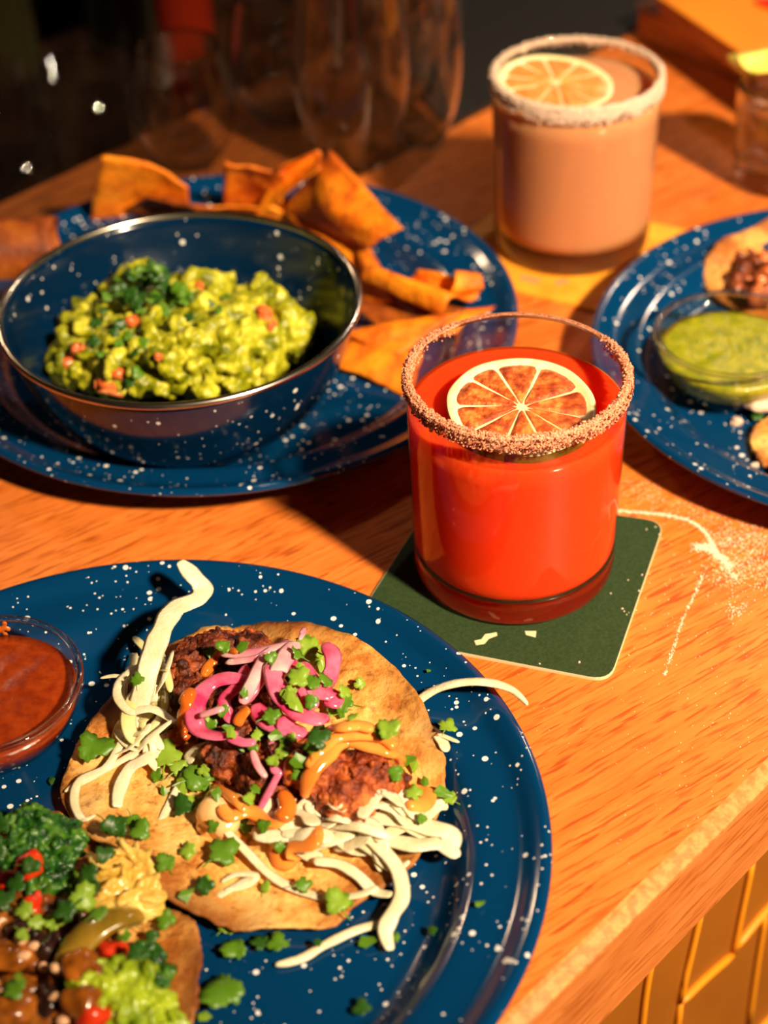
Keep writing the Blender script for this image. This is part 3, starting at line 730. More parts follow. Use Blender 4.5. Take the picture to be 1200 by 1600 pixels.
chip([(300, 318, .022), (430, 322, .022), (470, 352, .010), (290, 345, .008)], .003, 'flat tortilla chip lying along the far bowl rim', seed=12)
chip([(436, 262, .050), (486, 238, .058), (500, 262, .052), (392, 345, .014)], .010, 'rolled narrow tortilla chip leaning between two larger ones', seed=4, fold='v')
chip([(516, 234, .060), (626, 356, .040), (572, 386, .028), (436, 330, .018)], .008, 'largest pointed tortilla chip standing at the back of the plate', seed=5)
chip([(440, 325, .020), (545, 330, .026), (604, 432, .012), (530, 430, .010)], .004, 'flat tortilla chip curving round the right of the bowl rim', seed=6)
chip([(545, 372, .022), (580, 395, .024), (612, 470, .018), (570, 470, .012)], .003, 'small tortilla chip piece between bowl and plate rim', seed=13)
chip([(556, 432, .026), (652, 418, .030), (752, 440, .030), (690, 492, .022)], .007, 'curled wavy tortilla chip on the right side of the pile', seed=7, fold='s')
chip([(712, 424, .036), (752, 428, .034), (748, 458, .022), (690, 470, .022)], .006, 'small curled chip end with a rounded lip on the right', seed=14, fold='v')
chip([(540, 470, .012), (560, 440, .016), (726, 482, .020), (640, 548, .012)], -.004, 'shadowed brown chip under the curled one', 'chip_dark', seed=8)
chip([(530, 520, .014), (600, 505, .018), (722, 486, .022), (620, 556, .012)], .003, 'thin tortilla chip stacked above the lowest chip', seed=9)
chip([(524, 568, .008), (548, 530, .010), (668, 508, .012), (644, 618, .006)], .004, 'lowest tortilla chip, nearest the red drink', seed=10)
chip([(640, 528, .012), (700, 486, .016), (780, 478, .016), (740, 520, .010)], .002, 'narrow pointed chip reaching behind the red drink rim', seed=11)
# curled dark chip at the left edge
bm = bmesh.new(); tl = bm.verts.layers.float.new('toast'); rows = []
ax0, ax1 = P(-70, 400, .022), P(92, 388, .020); N = 26; st = []
for s in (0, 1):
    g = []
    for i in range(12):
        f = i / 11; c = ax0.lerp(ax1, f); row = []
        d = (ax1 - ax0); d.z = 0; d.normalize(); sd = Vector((-d.y, d.x, 0))
        for j in range(N):
            t = j / (N - 1); a = -.9 + t * 5.0; r = (.021 - .008 * t) * (1 - .1 * f) - .0016 * s
            p = c + sd * (-r * math.cos(a)) + Vector((0, 0, r * math.sin(a))) + Vector((0, 0, .002))
            p += d * .004 * noise.noise(Vector((t * 4, f, 0))); p += Vector((0, 0, .0012 * noise.noise(p * 90))); row.append(bm.verts.new(p))
        g.append(row)
    for a, b in zip(g, g[1:]):
        for j in range(N - 1): bm.faces.new((a[j], b[j], b[j + 1], a[j + 1]))
    st.append(g)
for i in (0, 11):
    for j in range(N - 1): bm.faces.new((st[0][i][j], st[0][i][j + 1], st[1][i][j + 1], st[1][i][j]))
for j in (0, N - 1):
    for i in range(11): bm.faces.new((st[0][i][j], st[0][i + 1][j], st[1][i + 1][j], st[1][i][j]))
bmesh.ops.recalc_face_normals(bm, faces=bm.faces)
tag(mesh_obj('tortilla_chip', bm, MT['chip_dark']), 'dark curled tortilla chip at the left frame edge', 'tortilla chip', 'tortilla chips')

# ------------------------------------------------------------------ toppings: fried chicken and sauce
upd()
def chicken(spine, label, seed=0, mat='fried'):
    bm = bmesh.new(); rg = random.Random(seed)
    for (px, py, z, r) in spine:
        c = P(px, py, z); ico(bm, c, r, 3, (1, 1, .85))
        for k in range(26):
            d = Vector((rg.gauss(0, 1), rg.gauss(0, 1), rg.gauss(0, .8))).normalized(); ico(bm, c + d * r * rg.uniform(.85, 1.02), rg.uniform(.0009, .0024), 1, (1, 1, 1))
    b = voxel(bm, .0007, .0013, 330, .0006, 900)
    return tag(mesh_obj('fried_chicken_piece', b, MT[mat]), label, 'fried chicken', 'fried chicken pieces')
chicken([(590, 1225, .0185, .0105), (545, 1240, .019, .0125), (515, 1215, .021, .0115), (480, 1195, .021, .011), (450, 1180, .019, .0105), (575, 1205, .022, .0095)], 'reddish brown fried chicken piece at the right, under orange sauce', 1)
chicken([(292, 1050, .018, .009), (300, 1085, .017, .0085), (340, 1020, .019, .0095), (390, 1025, .018, .010), (300, 1025, .017, .0075), (430, 1060, .018, .011)], 'shaded fried chicken piece at the upper left of the pile', 2, 'fried_shaded')
chicken([(345, 1120, .015, .011), (400, 1150, .017, .013), (360, 1180, .014, .011), (420, 1210, .014, .012), (450, 1245, .012, .010), (380, 1110, .018, .011)], 'shaded middle fried chicken piece under the pink onions', 3, 'fried_shaded')
# crisp orange scrap at the top edge
bm = bmesh.new()
for k in range(30):
    f = k / 29; ico(bm, P(330 + 80 * f, 1008 - 14 * math.sin(f * 3), .016) + Vector((random.uniform(-.002, .002), random.uniform(-.003, .002), 0)), random.uniform(.0012, .0028), 1)
tag(mesh_obj('breading_scrap', voxel(bm, .0006, .0007, 400), mottled('orange_breading', (.62, .12, .012), (.85, .32, .05), 160, rough=.4, bmp=.8, bscale=600)), 'crisp orange scrap of breading at the top edge of the tostada', 'breading')
bm = bmesh.new()
for (px, py, z, r) in [(335, 1270, .014, .0065), (350, 1285, .013, .006), (365, 1262, .013, .0055), (340, 1250, .012, .005), (330, 1288, .010, .0055), (352, 1310, .008, .004)]: ico(bm, P(px, py, z), r, 3, (1, 1, .8))
tag(mesh_obj('shrimp_piece', voxel(bm, .0007, .0004, 200), mottled('pale_orange_shrimp', (.86, .42, .14), (.92, .60, .30), 60, rough=.14, coat=.4, sss=.3)), 'rounded pale orange piece under sauce at the lower left of the pile', 'shrimp')

def strand(pts, w, th, mat, name, label, cat, group, taper=(.5, .5), twist=.25, wob=.2, seg=8, lifts=False):
    q = []
    for (x, y, z) in pts:
        if lifts:
            h, _ = hit(x, y); q.append(h + Vector((0, 0, z)))
        else: q.append(P(x, y, z))
    if lifts:      # soften steps between neighbours
        zs = [p.z for p in q]
        for i in range(1, len(q) - 1): q[i].z = max(q[i].z, (zs[i - 1] + zs[i + 1]) / 2)
    bm = bmesh.new(); tube(bm, q, w, th, taper, seg, 6, twist, wob=wob)
    return tag(mesh_obj(name, bm, MT[mat]), label, cat, group)
def sauce(pts, w, label, mat='sauce', lift=.0012, th=None):
    return strand([(x, y, lift) for x, y in pts], w, th or w * .55, mat, 'sauce_drizzle', label, 'sauce', 'sauce drizzles', (.5, .6), wob=.35, seg=10, lifts=True)

# ------------------------------------------------------------------ cabbage
G1 = 'white cabbage shreds on the foreground tostada'
def cab(pts, w, label='thin white cabbage shred tangled on the foreground tostada', mat='cabbage', th=.0008, lifts=True, **k):
    return strand(pts, w, th, mat, 'cabbage_shred', label, 'cabbage', G1, lifts=lifts, **k)
# pile on the left
rg = random.Random(3)
for k in range(30):
    x, y = rg.uniform(195, 265), rg.uniform(1035, 1190); a = rg.uniform(-2.2, -.6) if rg.random() < .6 else rg.uniform(0, 3); L = rg.uniform(40, 85)
    c = rg.uniform(-25, 25)
    pts = [(x - L * math.cos(a) * .5, y - L * math.sin(a) * .5), (x + c * math.sin(a), y - c * math.cos(a)), (x + L * math.cos(a) * .5, y + L * math.sin(a) * .5)]
    pts = [(min(max(px, 178), 285), py, rg.uniform(.001, .004)) for px, py in pts]
    cab(pts, rg.uniform(.0025, .0042), 'short cabbage shred in the pile at the left of the tostada', 'cabbage_yellow' if rg.random() < .45 else 'cabbage', .0008, twist=rg.uniform(-1, 1))
    if k % 6 == 0: upd()
for (px, py) in ((215, 1060), (245, 1040), (262, 1062)): 
    pass
cab([(280, 877, .036), (296, 893, .034), (316, 918, .030), (308, 935, .031), (272, 952, .034), (250, 990, .036), (234, 1035, .030), (222, 1085, .024), (212, 1110, .020)], .0085, 'longest wide cabbage strip rising over the plate rim at the top', 'cabbage', .0011, lifts=False, taper=(.42, .8))
cab([(156, 1060, .020), (180, 1056, .021), (210, 1062, .022), (245, 1072, .024)], .0022, 'thin pointed shred sticking out left of the cabbage pile', lifts=False, taper=(.2, .6))
cab([(236, 1105, .020), (205, 1112, .022), (184, 1090, .023), (186, 1066, .023), (208, 1045, .024), (235, 1040, .022)], .0034, 'looped cabbage shred at the left of the pile', lifts=False)
cab([(196, 1050, .016), (186, 1085, .018), (205, 1108, .021), (240, 1108, .022), (275, 1130, .020)], .0048, 'broad curved cabbage shred across the left pile', lifts=False)
cab([(270, 1130, .0016), (232, 1160, .0016), (214, 1180, .0016), (190, 1200, .0016), (150, 1215, .0016), (118, 1232, .0016), (102, 1242, .0016)], .0030, 'long thin shred running to the left tostada edge', taper=(.6, .2))
cab([(225, 1150, .0016), (200, 1155, .0016), (190, 1180, .0016), (165, 1205, .0016), (125, 1225, .0016), (118, 1262, .0016), (130, 1284, .0016), (150, 1278, .0016)], .0034, 'hooked shred hanging at the left tostada edge', taper=(.7, .4))
cab([(262, 1145, .0016), (235, 1185, .0016), (205, 1215, .0016), (187, 1240, .0016), (184, 1266, .0016)], .0052, 'straight wide shred lying on the left part of the tostada', taper=(.6, .7))
cab([(210, 1080, .022), (200, 1120, .021), (206, 1150, .018), (225, 1165, .015)], .0058, 'pale yellow cabbage strip in the middle of the left pile', 'cabbage_yellow', .0012, lifts=False)
cab([(290, 1210, .012), (268, 1250, .010), (248, 1290, .0085)], .0030, 'short straight shred pointing down at the left of the pile', lifts=False)
upd()
# pile on the right and front
rg = random.Random(8)
for k in range(46):
    f = rg.random(); x = 420 + 270 * f; y = 1290 + 25 * math.sin(f * 3) + rg.uniform(-26, 34) - 22 * f; a = rg.gauss(.05, .5); L = rg.uniform(50, 100); c = rg.uniform(-16, 16)
    pts = [(x - L / 2 * math.cos(a), y - L / 2 * math.sin(a)), (x + c * math.sin(a), y - c * math.cos(a)), (x + L / 2 * math.cos(a), y + L / 2 * math.sin(a))]
    cab([(min(px, 700), py, rg.uniform(.0006, .0030)) for px, py in pts], rg.uniform(.0032, .0075), 'cabbage shred in the white pile below the right chicken piece', 'cabbage', .0007, twist=rg.uniform(-.8, .8))
    if k % 6 == 0: upd()
cab([(610, 1142, .014), (640, 1108, .017), (672, 1082, .021), (712, 1068, .0255), (760, 1066, .027), (800, 1078, .026), (825, 1102, .024)], .0042, 'curved cabbage shred reaching over the right plate rim', lifts=False, taper=(.8, .15), th=.0022)
cab([(658, 1130, .016), (680, 1145, .017), (692, 1160, .0175), (697, 1175, .017)], .0046, 'forked shred end on the right tostada edge', lifts=False, taper=(.5, .3))
cab([(680, 1145, .017), (698, 1152, .018), (718, 1160, .018)], .0022, 'small forked shred tip beside the right tostada edge', lifts=False, taper=(.8, .2))
cab([(490, 1345, .012), (530, 1350, .011), (560, 1368, .010), (585, 1392, .009), (612, 1398, .010)], .0046, 'thick wavy shred at the front right of the tostada', lifts=False, taper=(.7, .8))
cab([(350, 1295, .014), (385, 1330, .012), (420, 1365, .010), (460, 1388, .009), (510, 1402, .009), (560, 1398, .010), (590, 1385, .010)], .0036, 'longest thin shred curving across the front of the tostada', lifts=False, taper=(.8, .5))
cab([(300, 1421, .0085), (340, 1400, .009), (380, 1378, .010), (400, 1370, .011)], .0030, 'straight shred at the lower left front of the tostada', lifts=False, taper=(.4, .8))
cab([(345, 1378, .0095), (370, 1366, .011), (400, 1368, .011), (385, 1382, .010), (350, 1392, .0095)], .0026, 'small looped shred beside the front cilantro leaf', lifts=False)
cab([(572, 1305, .016), (600, 1330, .015), (622, 1360, .013), (628, 1400, .010), (612, 1430, .009), (602, 1455, .0075), (610, 1485, .006)], .0056, 'shred hanging over the front tostada edge onto the plate', lifts=False, taper=(.8, .5), th=.0012)
cab([(610, 1440, .0055), (560, 1452, .005), (510, 1475, .0048), (470, 1498, .0045), (430, 1508, .0045)], .0033, 'long shred lying on the blue plate below the tostada', lifts=False, taper=(.7, .4), th=.0016)
cab([(520, 1280, .016), (570, 1275, .017), (620, 1278, .017), (670, 1292, .015), (702, 1302, .014), (704, 1330, .013)], .0085, 'broad white cabbage leaf strip at the right of the pile', lifts=False, th=.0013)
cab([(600, 1310, .015), (650, 1320, .015), (690, 1318, .014), (715, 1340, .013)], .0070, 'broad cabbage tip at the far right of the pile', lifts=False, th=.0012, taper=(.7, .5))
cab([(640, 1345, .012), (620, 1358, .011), (600, 1352, .012), (580, 1330, .014)], .0026, 'thin curled shred under the right cabbage tip', lifts=False)
cab([(395, 1305, .014), (440, 1300, .015), (500, 1310, .015), (550, 1300, .016)], .0090, 'broad white cabbage piece at the front centre under the sauce', lifts=False, th=.0014)
cab([(525, 1075, .013), (550, 1085, .0125), (578, 1100, .012)], .0075, 'pale cabbage piece lying on the upper right tostada', lifts=False, taper=(.4, .8))
cab([(290, 1190, .012), (310, 1170, .016), (340, 1165, .018)], .0065, 'cabbage piece under the left sauce blob', lifts=False)
upd()

# ------------------------------------------------------------------ pickled onions
G2 = 'pickled pink onion slices'
def onion(pts, w, label, mat='onion', th=.0016, **k):
    return strand(pts, w, th, mat, 'pickled_onion_slice', label, 'pickled onion', G2, lifts=False, **k)
Z = .010
onion([(400, 1062, .030), (350, 1060, .031), (318, 1078, .030), (304, 1110, .029), (310, 1140, .028), (340, 1150, .029), (372, 1145, .029)], .0070, 'large ring shaped pink onion slice at the left of the pile', th=.0020, twist=.4)
onion([(345, 1022, .030), (390, 1020, .033), (430, 1012, .035), (462, 1005, .034)], .0050, 'long pale pink onion strip across the top of the pile', 'onion_light')
onion([(352, 1035, .031), (400, 1028, .034), (425, 1012, .036)], .0038, 'narrow onion strip just below the long top one', 'onion_light')
onion([(415, 1020, .036), (402, 1050, .036), (385, 1085, .034), (378, 1100, .032)], .0048, 'translucent onion strip hanging at the centre of the pile', 'onion_light', twist=.6)
onion([(462, 1003, .035), (450, 1020, .037), (438, 1042, .037), (430, 1060, .036)], .0065, 'onion loop at the upper centre of the pile', 'onion_light', twist=.5)
onion([(420, 1050, .035), (440, 1080, .036), (460, 1110, .034), (490, 1122, .032), (515, 1122, .031)], .0085, 'broad deep pink onion slice in the middle of the pile', th=.002)
onion([(430, 1025, .036), (428, 1055, .037), (436, 1085, .036), (455, 1110, .033)], .0075, 'deep pink onion slice folded over the centre', twist=.5)
onion([(508, 1005, .032), (520, 1025, .033), (516, 1055, .032), (500, 1075, .031)], .0065, 'upright pink onion slice at the right end of the onions', twist=.7)
onion([(472, 1035, .034), (480, 1060, .034), (500, 1080, .033), (520, 1088, .031), (515, 1105, .030)], .0085, 'wide pink onion slice at the right of the pile', th=.0019)
onion([(470, 990, .032), (476, 975 + 8, .031), (468, 1000, .032)], .0022, 'tiny onion tip at the top of the pile', 'onion_light')
onion([(440, 1120, .033), (452, 1140, .030), (470, 1150, .028), (440, 1160, .027)], .0080, 'deep pink onion slice at the lower centre', th=.002)
onion([(312, 1118, .032), (332, 1112, .034), (350, 1106, .034)], .0036, 'pale onion tip across the onion ring', 'onion_light')
onion([(394, 1172, .028), (402, 1195, .027), (416, 1215, .025)], .0028, 'thin curved onion strip between the cilantro leaves', 'onion_light')
onion([(440, 1200, .026), (424, 1230, .022), (404, 1268, .016)], .0030, 'dull red onion strip sinking into the sauce at the centre', twist=.1)
onion([(356, 1150, .030), (380, 1160, .029), (400, 1158, .029)], .0048, 'onion strip behind the left cilantro sprig')
onion([(420, 1040, .036), (395, 1072, .034), (380, 1098, .031)], .0060, 'pink onion slice fallen toward the ring slice', twist=.4)
onion([(460, 1050, .036), (476, 1080, .035), (492, 1108, .032)], .0060, 'pink onion slice between the two wide ones', twist=-.4)
onion([(398, 1100, .030), (420, 1128, .030), (452, 1138, .030), (480, 1145, .028)], .0080, 'broad pink onion slice lying low at the centre', th=.002)
onion([(446, 1000, .032), (452, 1030, .035), (470, 1055, .035)], .0060, 'pink onion slice curling down from the top loop', twist=.5)
onion([(385, 1040, .030), (372, 1070, .029), (350, 1095, .027), (362, 1130, .026)], .0055, 'inner pink onion arc inside the ring slice', 'onion', twist=.3)
onion([(425, 1150, .028), (440, 1185, .027), (428, 1210, .025)], .0062, 'hanging magenta onion slice at the lower centre', twist=.4)
upd()

# ------------------------------------------------------------------ sauce on the chicken
sauce([(372, 1022), (350, 1035), (330, 1048), (318, 1060)], .0045, 'orange sauce line at the upper left over the shaded chicken', 'sauce_red')
sauce([(300, 1080), (288, 1110), (285, 1145)], .0055, 'orange sauce running down left of the onion ring', 'sauce_red')
sauce([(262, 1150), (275, 1160), (290, 1155), (282, 1142)], .0085, 'red orange sauce blob at the left beside the cabbage', 'sauce_red')
sauce([(390, 1110), (378, 1125), (370, 1138)], .0040, 'short sauce line under the onions', 'sauce_red')
sauce([(478, 1250), (482, 1225), (505, 1195), (540, 1172), (575, 1170), (610, 1182), (628, 1200)], .0072, 'thick orange sauce band over the right chicken piece', lift=.0022)
sauce([(480, 1205), (500, 1180), (525, 1160), (560, 1152), (595, 1158), (618, 1175)], .0060, 'second orange sauce band behind the thick one', lift=.002)
sauce([(500, 1150), (530, 1142), (560, 1140), (585, 1146)], .0052, 'uppermost pale sauce band on the right chicken piece', lift=.002)
sauce([(345, 1262), (360, 1278), (395, 1292), (425, 1290), (455, 1275)], .0055, 'orange sauce line along the front of the chicken', lift=.001)
sauce([(440, 1362), (452, 1340), (476, 1318), (505, 1305)], .0125, 'large pale orange sauce pool at the front of the tostada', lift=.0008, th=.004)
sauce([(640, 1235), (655, 1240), (668, 1250), (660, 1262), (636, 1262)], .0065, 'yellow orange sauce curl right of the fried chicken', lift=.001)
sauce([(400, 1290), (380, 1262), (350, 1240), (330, 1232)], .0045, 'sauce line over the pale orange piece', lift=.001)
sauce([(440, 1240), (450, 1262), (440, 1285)], .0065, 'red brown sauce running down the shaded centre', 'sauce_red', lift=.001)
sauce([(470, 1175), (455, 1200), (450, 1230)], .0050, 'red orange sauce line left of the right chicken', 'sauce_red', lift=.001)
upd()

# ------------------------------------------------------------------ cilantro
def leaf_mesh(seed, lobes=3, stem=True):
    rg = random.Random(seed); bm = bmesh.new(); out = []; sidef = []
    N = 36
    for i in range(N):
        a = 2 * PI * i / N
        # fan leaf: lobes on the far side, narrow at the stalk
        r = .52 + .36 * abs(math.cos((a) * lobes / 2 + .2)) ** .7 + .06 * math.cos(a * 12 + seed) + rg.uniform(-.03, .03)
        r *= .62 + .38 * (1 + math.cos(a)) / 2
        out.append((r * math.cos(a), r * math.sin(a)))
    bend = rg.uniform(-.5, .9); tw = rg.uniform(-.5, .5)
    def zf(x, y): return -.16 * abs(y) ** 1.3 + bend * x * x * .35 + tw * x * y + .10 * math.sin(7 * x + seed) * y
    for s in (0, 1):
        c = bm.verts.new((.05, 0, zf(.05, 0) + .03 - .05 * s)); mid = [bm.verts.new((x * .55, y * .55, zf(x * .55, y * .55) - .025 * s)) for x, y in out]; ed = [bm.verts.new((x, y, zf(x, y) - .02 * s)) for x, y in out]
        for i in range(N):
            j = (i + 1) % N
            f1 = (c, mid[i], mid[j]); f2 = (mid[i], ed[i], ed[j], mid[j])
            bm.faces.new(f1 if s == 0 else f1[::-1]); bm.faces.new(f2 if s == 0 else f2[::-1])
        if s == 0: top = ed
        else:
            for i in range(N): j = (i + 1) % N; sidef.append(bm.faces.new((top[i], ed[i], ed[j], top[j])))
    for f_ in bm.faces: f_.smooth = True
    for f_ in sidef: f_.smooth = False
    if stem:
        tube(bm, [(-.25, 0, -.03), (-.7, .05, -.02), (-1.1, .0, .02)], .09, .09, (1, .8), 5, 2)
    me = bpy.data.meshes.new('cilantro_leaf'); bm.normal_update(); bm.to_mesh(me); bm.free(); return me
def chopped_mesh(seed):
    rg = random.Random(seed); bm = bmesh.new(); n = rg.choice((4, 5, 6)); pts = []
    for i in range(n):
        a = 2 * PI * (i + rg.uniform(-.25, .25)) / n; r = rg.uniform(.55, 1.0); pts.append((r * math.cos(a), r * math.sin(a) * .75))
    q = []
    for i in range(n):
        a, b = Vector(pts[i]), Vector(pts[(i + 1) % n])
        for t in (0, .35, .7): p = a.lerp(b, t) * (1 + rg.uniform(-.07, .07)); q.append((p.x, p.y))
    bend = rg.uniform(-.6, .6); b2 = rg.uniform(-.4, .4)
    zf = lambda x, y: bend * x * x * .6 + b2 * x * y - abs(y) * .25
    for s in (0, 1):
        c = bm.verts.new((0, 0, -.07 * s)); e = [bm.verts.new((x, y, zf(x, y) - .07 * s)) for x, y in q]
        for i in range(len(q)):
            f = (c, e[i], e[(i + 1) % len(q)]); bm.faces.new(f if s == 0 else f[::-1])
        if s == 0: top = e
        else:
            for i in range(len(q)): j = (i + 1) % len(q); bm.faces.new((top[i], e[i], e[j], top[j]))
    me = bpy.data.meshes.new('chopped_leaf'); bm.normal_update(); bm.to_mesh(me); bm.free(); return me
LM = {}
for mk in ('leaf', 'leaf_light', 'leaf_dark'):
    LM[mk] = []
    for s in range(6):
        m_ = leaf_mesh(s, 3 + s % 3, s % 2 == 0); m_.materials.append(MT[mk]); LM[mk].append(m_)
    for s in range(6):
        m_ = chopped_mesh(s + 20); m_.materials.append(MT[mk]); LM[mk].append(m_)
lr = random.Random(21)
def leaf(px, py, size, label, group, mat=None, kind='leaf', z=None, yaw=None, tilt=.5, toward=.5, lift=.0012, name='cilantro_leaf', cat='cilantro'):
    if z is None: loc, nor = hit(px, py, lift)
    else: loc, nor = P(px, py, z), Vector((0, 0, 1))
    mk = mat or lr.choice(('leaf', 'leaf', 'leaf_light', 'leaf_dark'))
    idx = lr.randrange(6) + (0 if kind == 'leaf' else 6)
    o = bpy.data.objects.new(name, LM[mk][idx]); COL.objects.link(o)
    n = (nor * .4 + Vector((0, -toward, .8)) + Vector((lr.uniform(-tilt, tilt), lr.uniform(-tilt, tilt), 0))).normalized()
    q = Vector((0, 0, 1)).rotation_difference(n) @ Matrix.Rotation(lr.uniform(0, 6.28) if yaw is None else yaw, 4, 'Z').to_quaternion()
    o.rotation_mode = 'QUATERNION'; o.rotation_quaternion = q; o.location = loc + n * size * .0001; s = size / 3900.0 / 1.1; o.scale = (s, s, s)
    return tag(o, label, cat, group)
GT = 'chopped cilantro on the chicken tostada'
lt = 'small chopped cilantro piece scattered over the chicken tostada'
spots = [(355, 1015), (330, 1030), (385, 1012), (425, 1030), (495, 1015), (480, 1010), (500, 1030), (470, 1048), (480, 1065), (460, 1060), (490, 1072), (510, 1075), (455, 1090), (445, 1085), (465, 1110), (488, 1100), (325, 1125), (348, 1118), (335, 1138), (355, 1140), (365, 1150),
         (410, 1140), (422, 1125), (400, 1150), (430, 1150), (412, 1152), (443, 1165), (445, 1180), (430, 1190), (460, 1195), (470, 1210), (520, 1072), (535, 1090), (550, 1130), (500, 1138), (525, 1125), (540, 1110), (470, 1190), (480, 1170), (490, 1160), (498, 1178), (455, 1160), (395, 1240), (385, 1260),
         (450, 1090), (395, 1165), (375, 1168), (265, 1190), (250, 1215), (300, 1215), (320, 1205), (285, 1240), (300, 1260), (318, 1230), (340, 1245), (275, 1205), (255, 1235), (290, 1225), (600, 1140), (610, 1155), (595, 1150), (635, 1190), (650, 1200), (668, 1225), (620, 1215), (640, 1245), (690, 1240), (703, 1252), (560, 1078),
         (240, 1360), (262, 1355), (340, 1295), (385, 1300), (350, 1455), (290, 1400), (530, 1410), (655, 1285), (470, 1385), (415, 1390), (318, 1385), (300, 1330), (434, 1325), (360, 1330), (415, 1295), (505, 1045), (465, 1028), (380, 1085)]
def region(x, y):
    if y < 1115 and 380 < x < 530: return 'among the pink onion slices'
    if x > 585 or (x > 515 and y < 1145): return 'on the right half of the toasted tortilla'
    if y > 1275: return 'on the front of the toasted tortilla'
    if x < 330 and y > 1180: return 'in the green heap left of the pale orange piece'
    if x < 400 and y < 1180: return 'in and around the pink onion ring'
    return 'over the shaded middle chicken'
for i, (x, y) in enumerate(spots):
    lt = 'small chopped cilantro piece ' + region(x, y)
    leaf(x + lr.uniform(-4, 4), y + lr.uniform(-4, 4), lr.uniform(12, 21), lt, GT + ' ' + region(x, y), kind='leaf' if lr.random() < .55 else 'chop', tilt=.6, mat=lr.choice(('leaf', 'leaf_light', 'leaf')))
big = [(143, 1180, 42, 'large cilantro leaf at the left tostada edge', 'leaf', 0.1), (345, 1345, 34, 'large cilantro leaf at the front left of the tostada', 'leaf', .8), (528, 1420, 28, 'cilantro leaf on the front tostada edge', 'leaf_light', 2.2), (262, 1195, 34, 'upright cilantro leaf left of the shaded chicken', 'leaf_light', 1.5),
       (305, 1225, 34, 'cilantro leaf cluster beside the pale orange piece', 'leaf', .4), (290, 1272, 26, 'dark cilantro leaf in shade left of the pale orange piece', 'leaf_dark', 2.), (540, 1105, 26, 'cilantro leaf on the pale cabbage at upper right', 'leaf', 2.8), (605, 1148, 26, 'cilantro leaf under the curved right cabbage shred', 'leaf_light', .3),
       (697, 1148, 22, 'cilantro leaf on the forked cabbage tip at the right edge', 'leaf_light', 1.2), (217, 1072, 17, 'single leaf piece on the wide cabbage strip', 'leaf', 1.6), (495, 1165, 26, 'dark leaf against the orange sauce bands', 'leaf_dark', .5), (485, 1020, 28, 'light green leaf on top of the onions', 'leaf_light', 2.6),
       (465, 1070, 26, 'ragged leaf at the middle of the onions', 'leaf_light', .9), (320, 1390, 20, 'dark leaf piece below the front left leaf', 'leaf_dark', .2), (262, 1357, 22, 'oval cilantro leaf on bare tortilla near the cheese', 'leaf', 2.4)]
for x, y, s, l, m_, yw in big: leaf(x, y, s, l, 'larger cilantro leaves on the chicken tostada', m_, 'leaf', yaw=yw, tilt=.2, toward=.3, lift=.0016)
pl = [(353, 1560, 44, 'biggest cilantro leaf lying on the blue plate near the bottom', 'leaf'), (372, 1490, 26, 'leaf piece on the plate below the tostada tip', 'leaf'), (410, 1480, 20, 'leaf piece left of the long plate shred', 'leaf_dark'), (435, 1486, 24, 'oval leaf tucked by the left end of the plate shred', 'leaf'),
      (574, 1478, 17, 'small oval leaf on the plate right of the hanging shred', 'leaf'), (567, 1586, 20, 'leaf piece at the bottom of the plate floor', 'leaf_dark'), (497, 1478, 12, 'leaf scrap under the long plate shred', 'leaf_dark'), (676, 1460, 14, 'leaf scrap in the plate groove', 'leaf_dark'),
      (750, 1418, 10, 'tiny leaf scrap on the right plate rim', 'leaf'), (82, 1225, 10, 'tiny leaf scrap below the red salsa bowl', 'leaf_dark'), (620, 1468, 10, 'tiny leaf scrap right of the hanging shred', 'leaf'), (670, 1053, 7, 'tiny leaf scrap on the upper plate rim', 'leaf'), (320, 1595, 16, 'leaf at the bottom edge of the plate by the lower tostada', 'leaf_light')]
for x, y, s, l, m_ in pl: leaf(x, y, s, l, 'cilantro pieces on the foreground plate', m_, 'leaf' if s > 18 else 'chop', tilt=.12, toward=.05, lift=.0012)
GG = 'cilantro on the guacamole'
for k in range(46):
    t = lr.random() * 6.28; q = lr.random() ** .5
    x, y = 238 + 62 * q * math.cos(t), 462 + 38 * q * math.sin(t)
    leaf(x, y, lr.uniform(13, 24), 'chopped cilantro leaf heaped on top of the guacamole', GG, lr.choice(('leaf', 'leaf_dark', 'leaf_dark', 'leaf')), tilt=.7, lift=.002 + .004 * (1 - q))
for (x, y) in [(170, 470), (160, 490), (150, 510), (190, 510), (200, 530), (185, 540), (215, 555), (330, 480), (345, 490), (300, 500), (150, 540), (160, 560), (215, 590), (205, 600), (130, 545), (300, 470), (355, 470), (370, 590), (180, 525), (225, 540)]:
    leaf(x, y, lr.uniform(12, 20), 'cilantro scrap scattered on the lower slopes of the guacamole', GG + ' slopes', lr.choice(('leaf', 'leaf_dark')), tilt=.6)
upd()
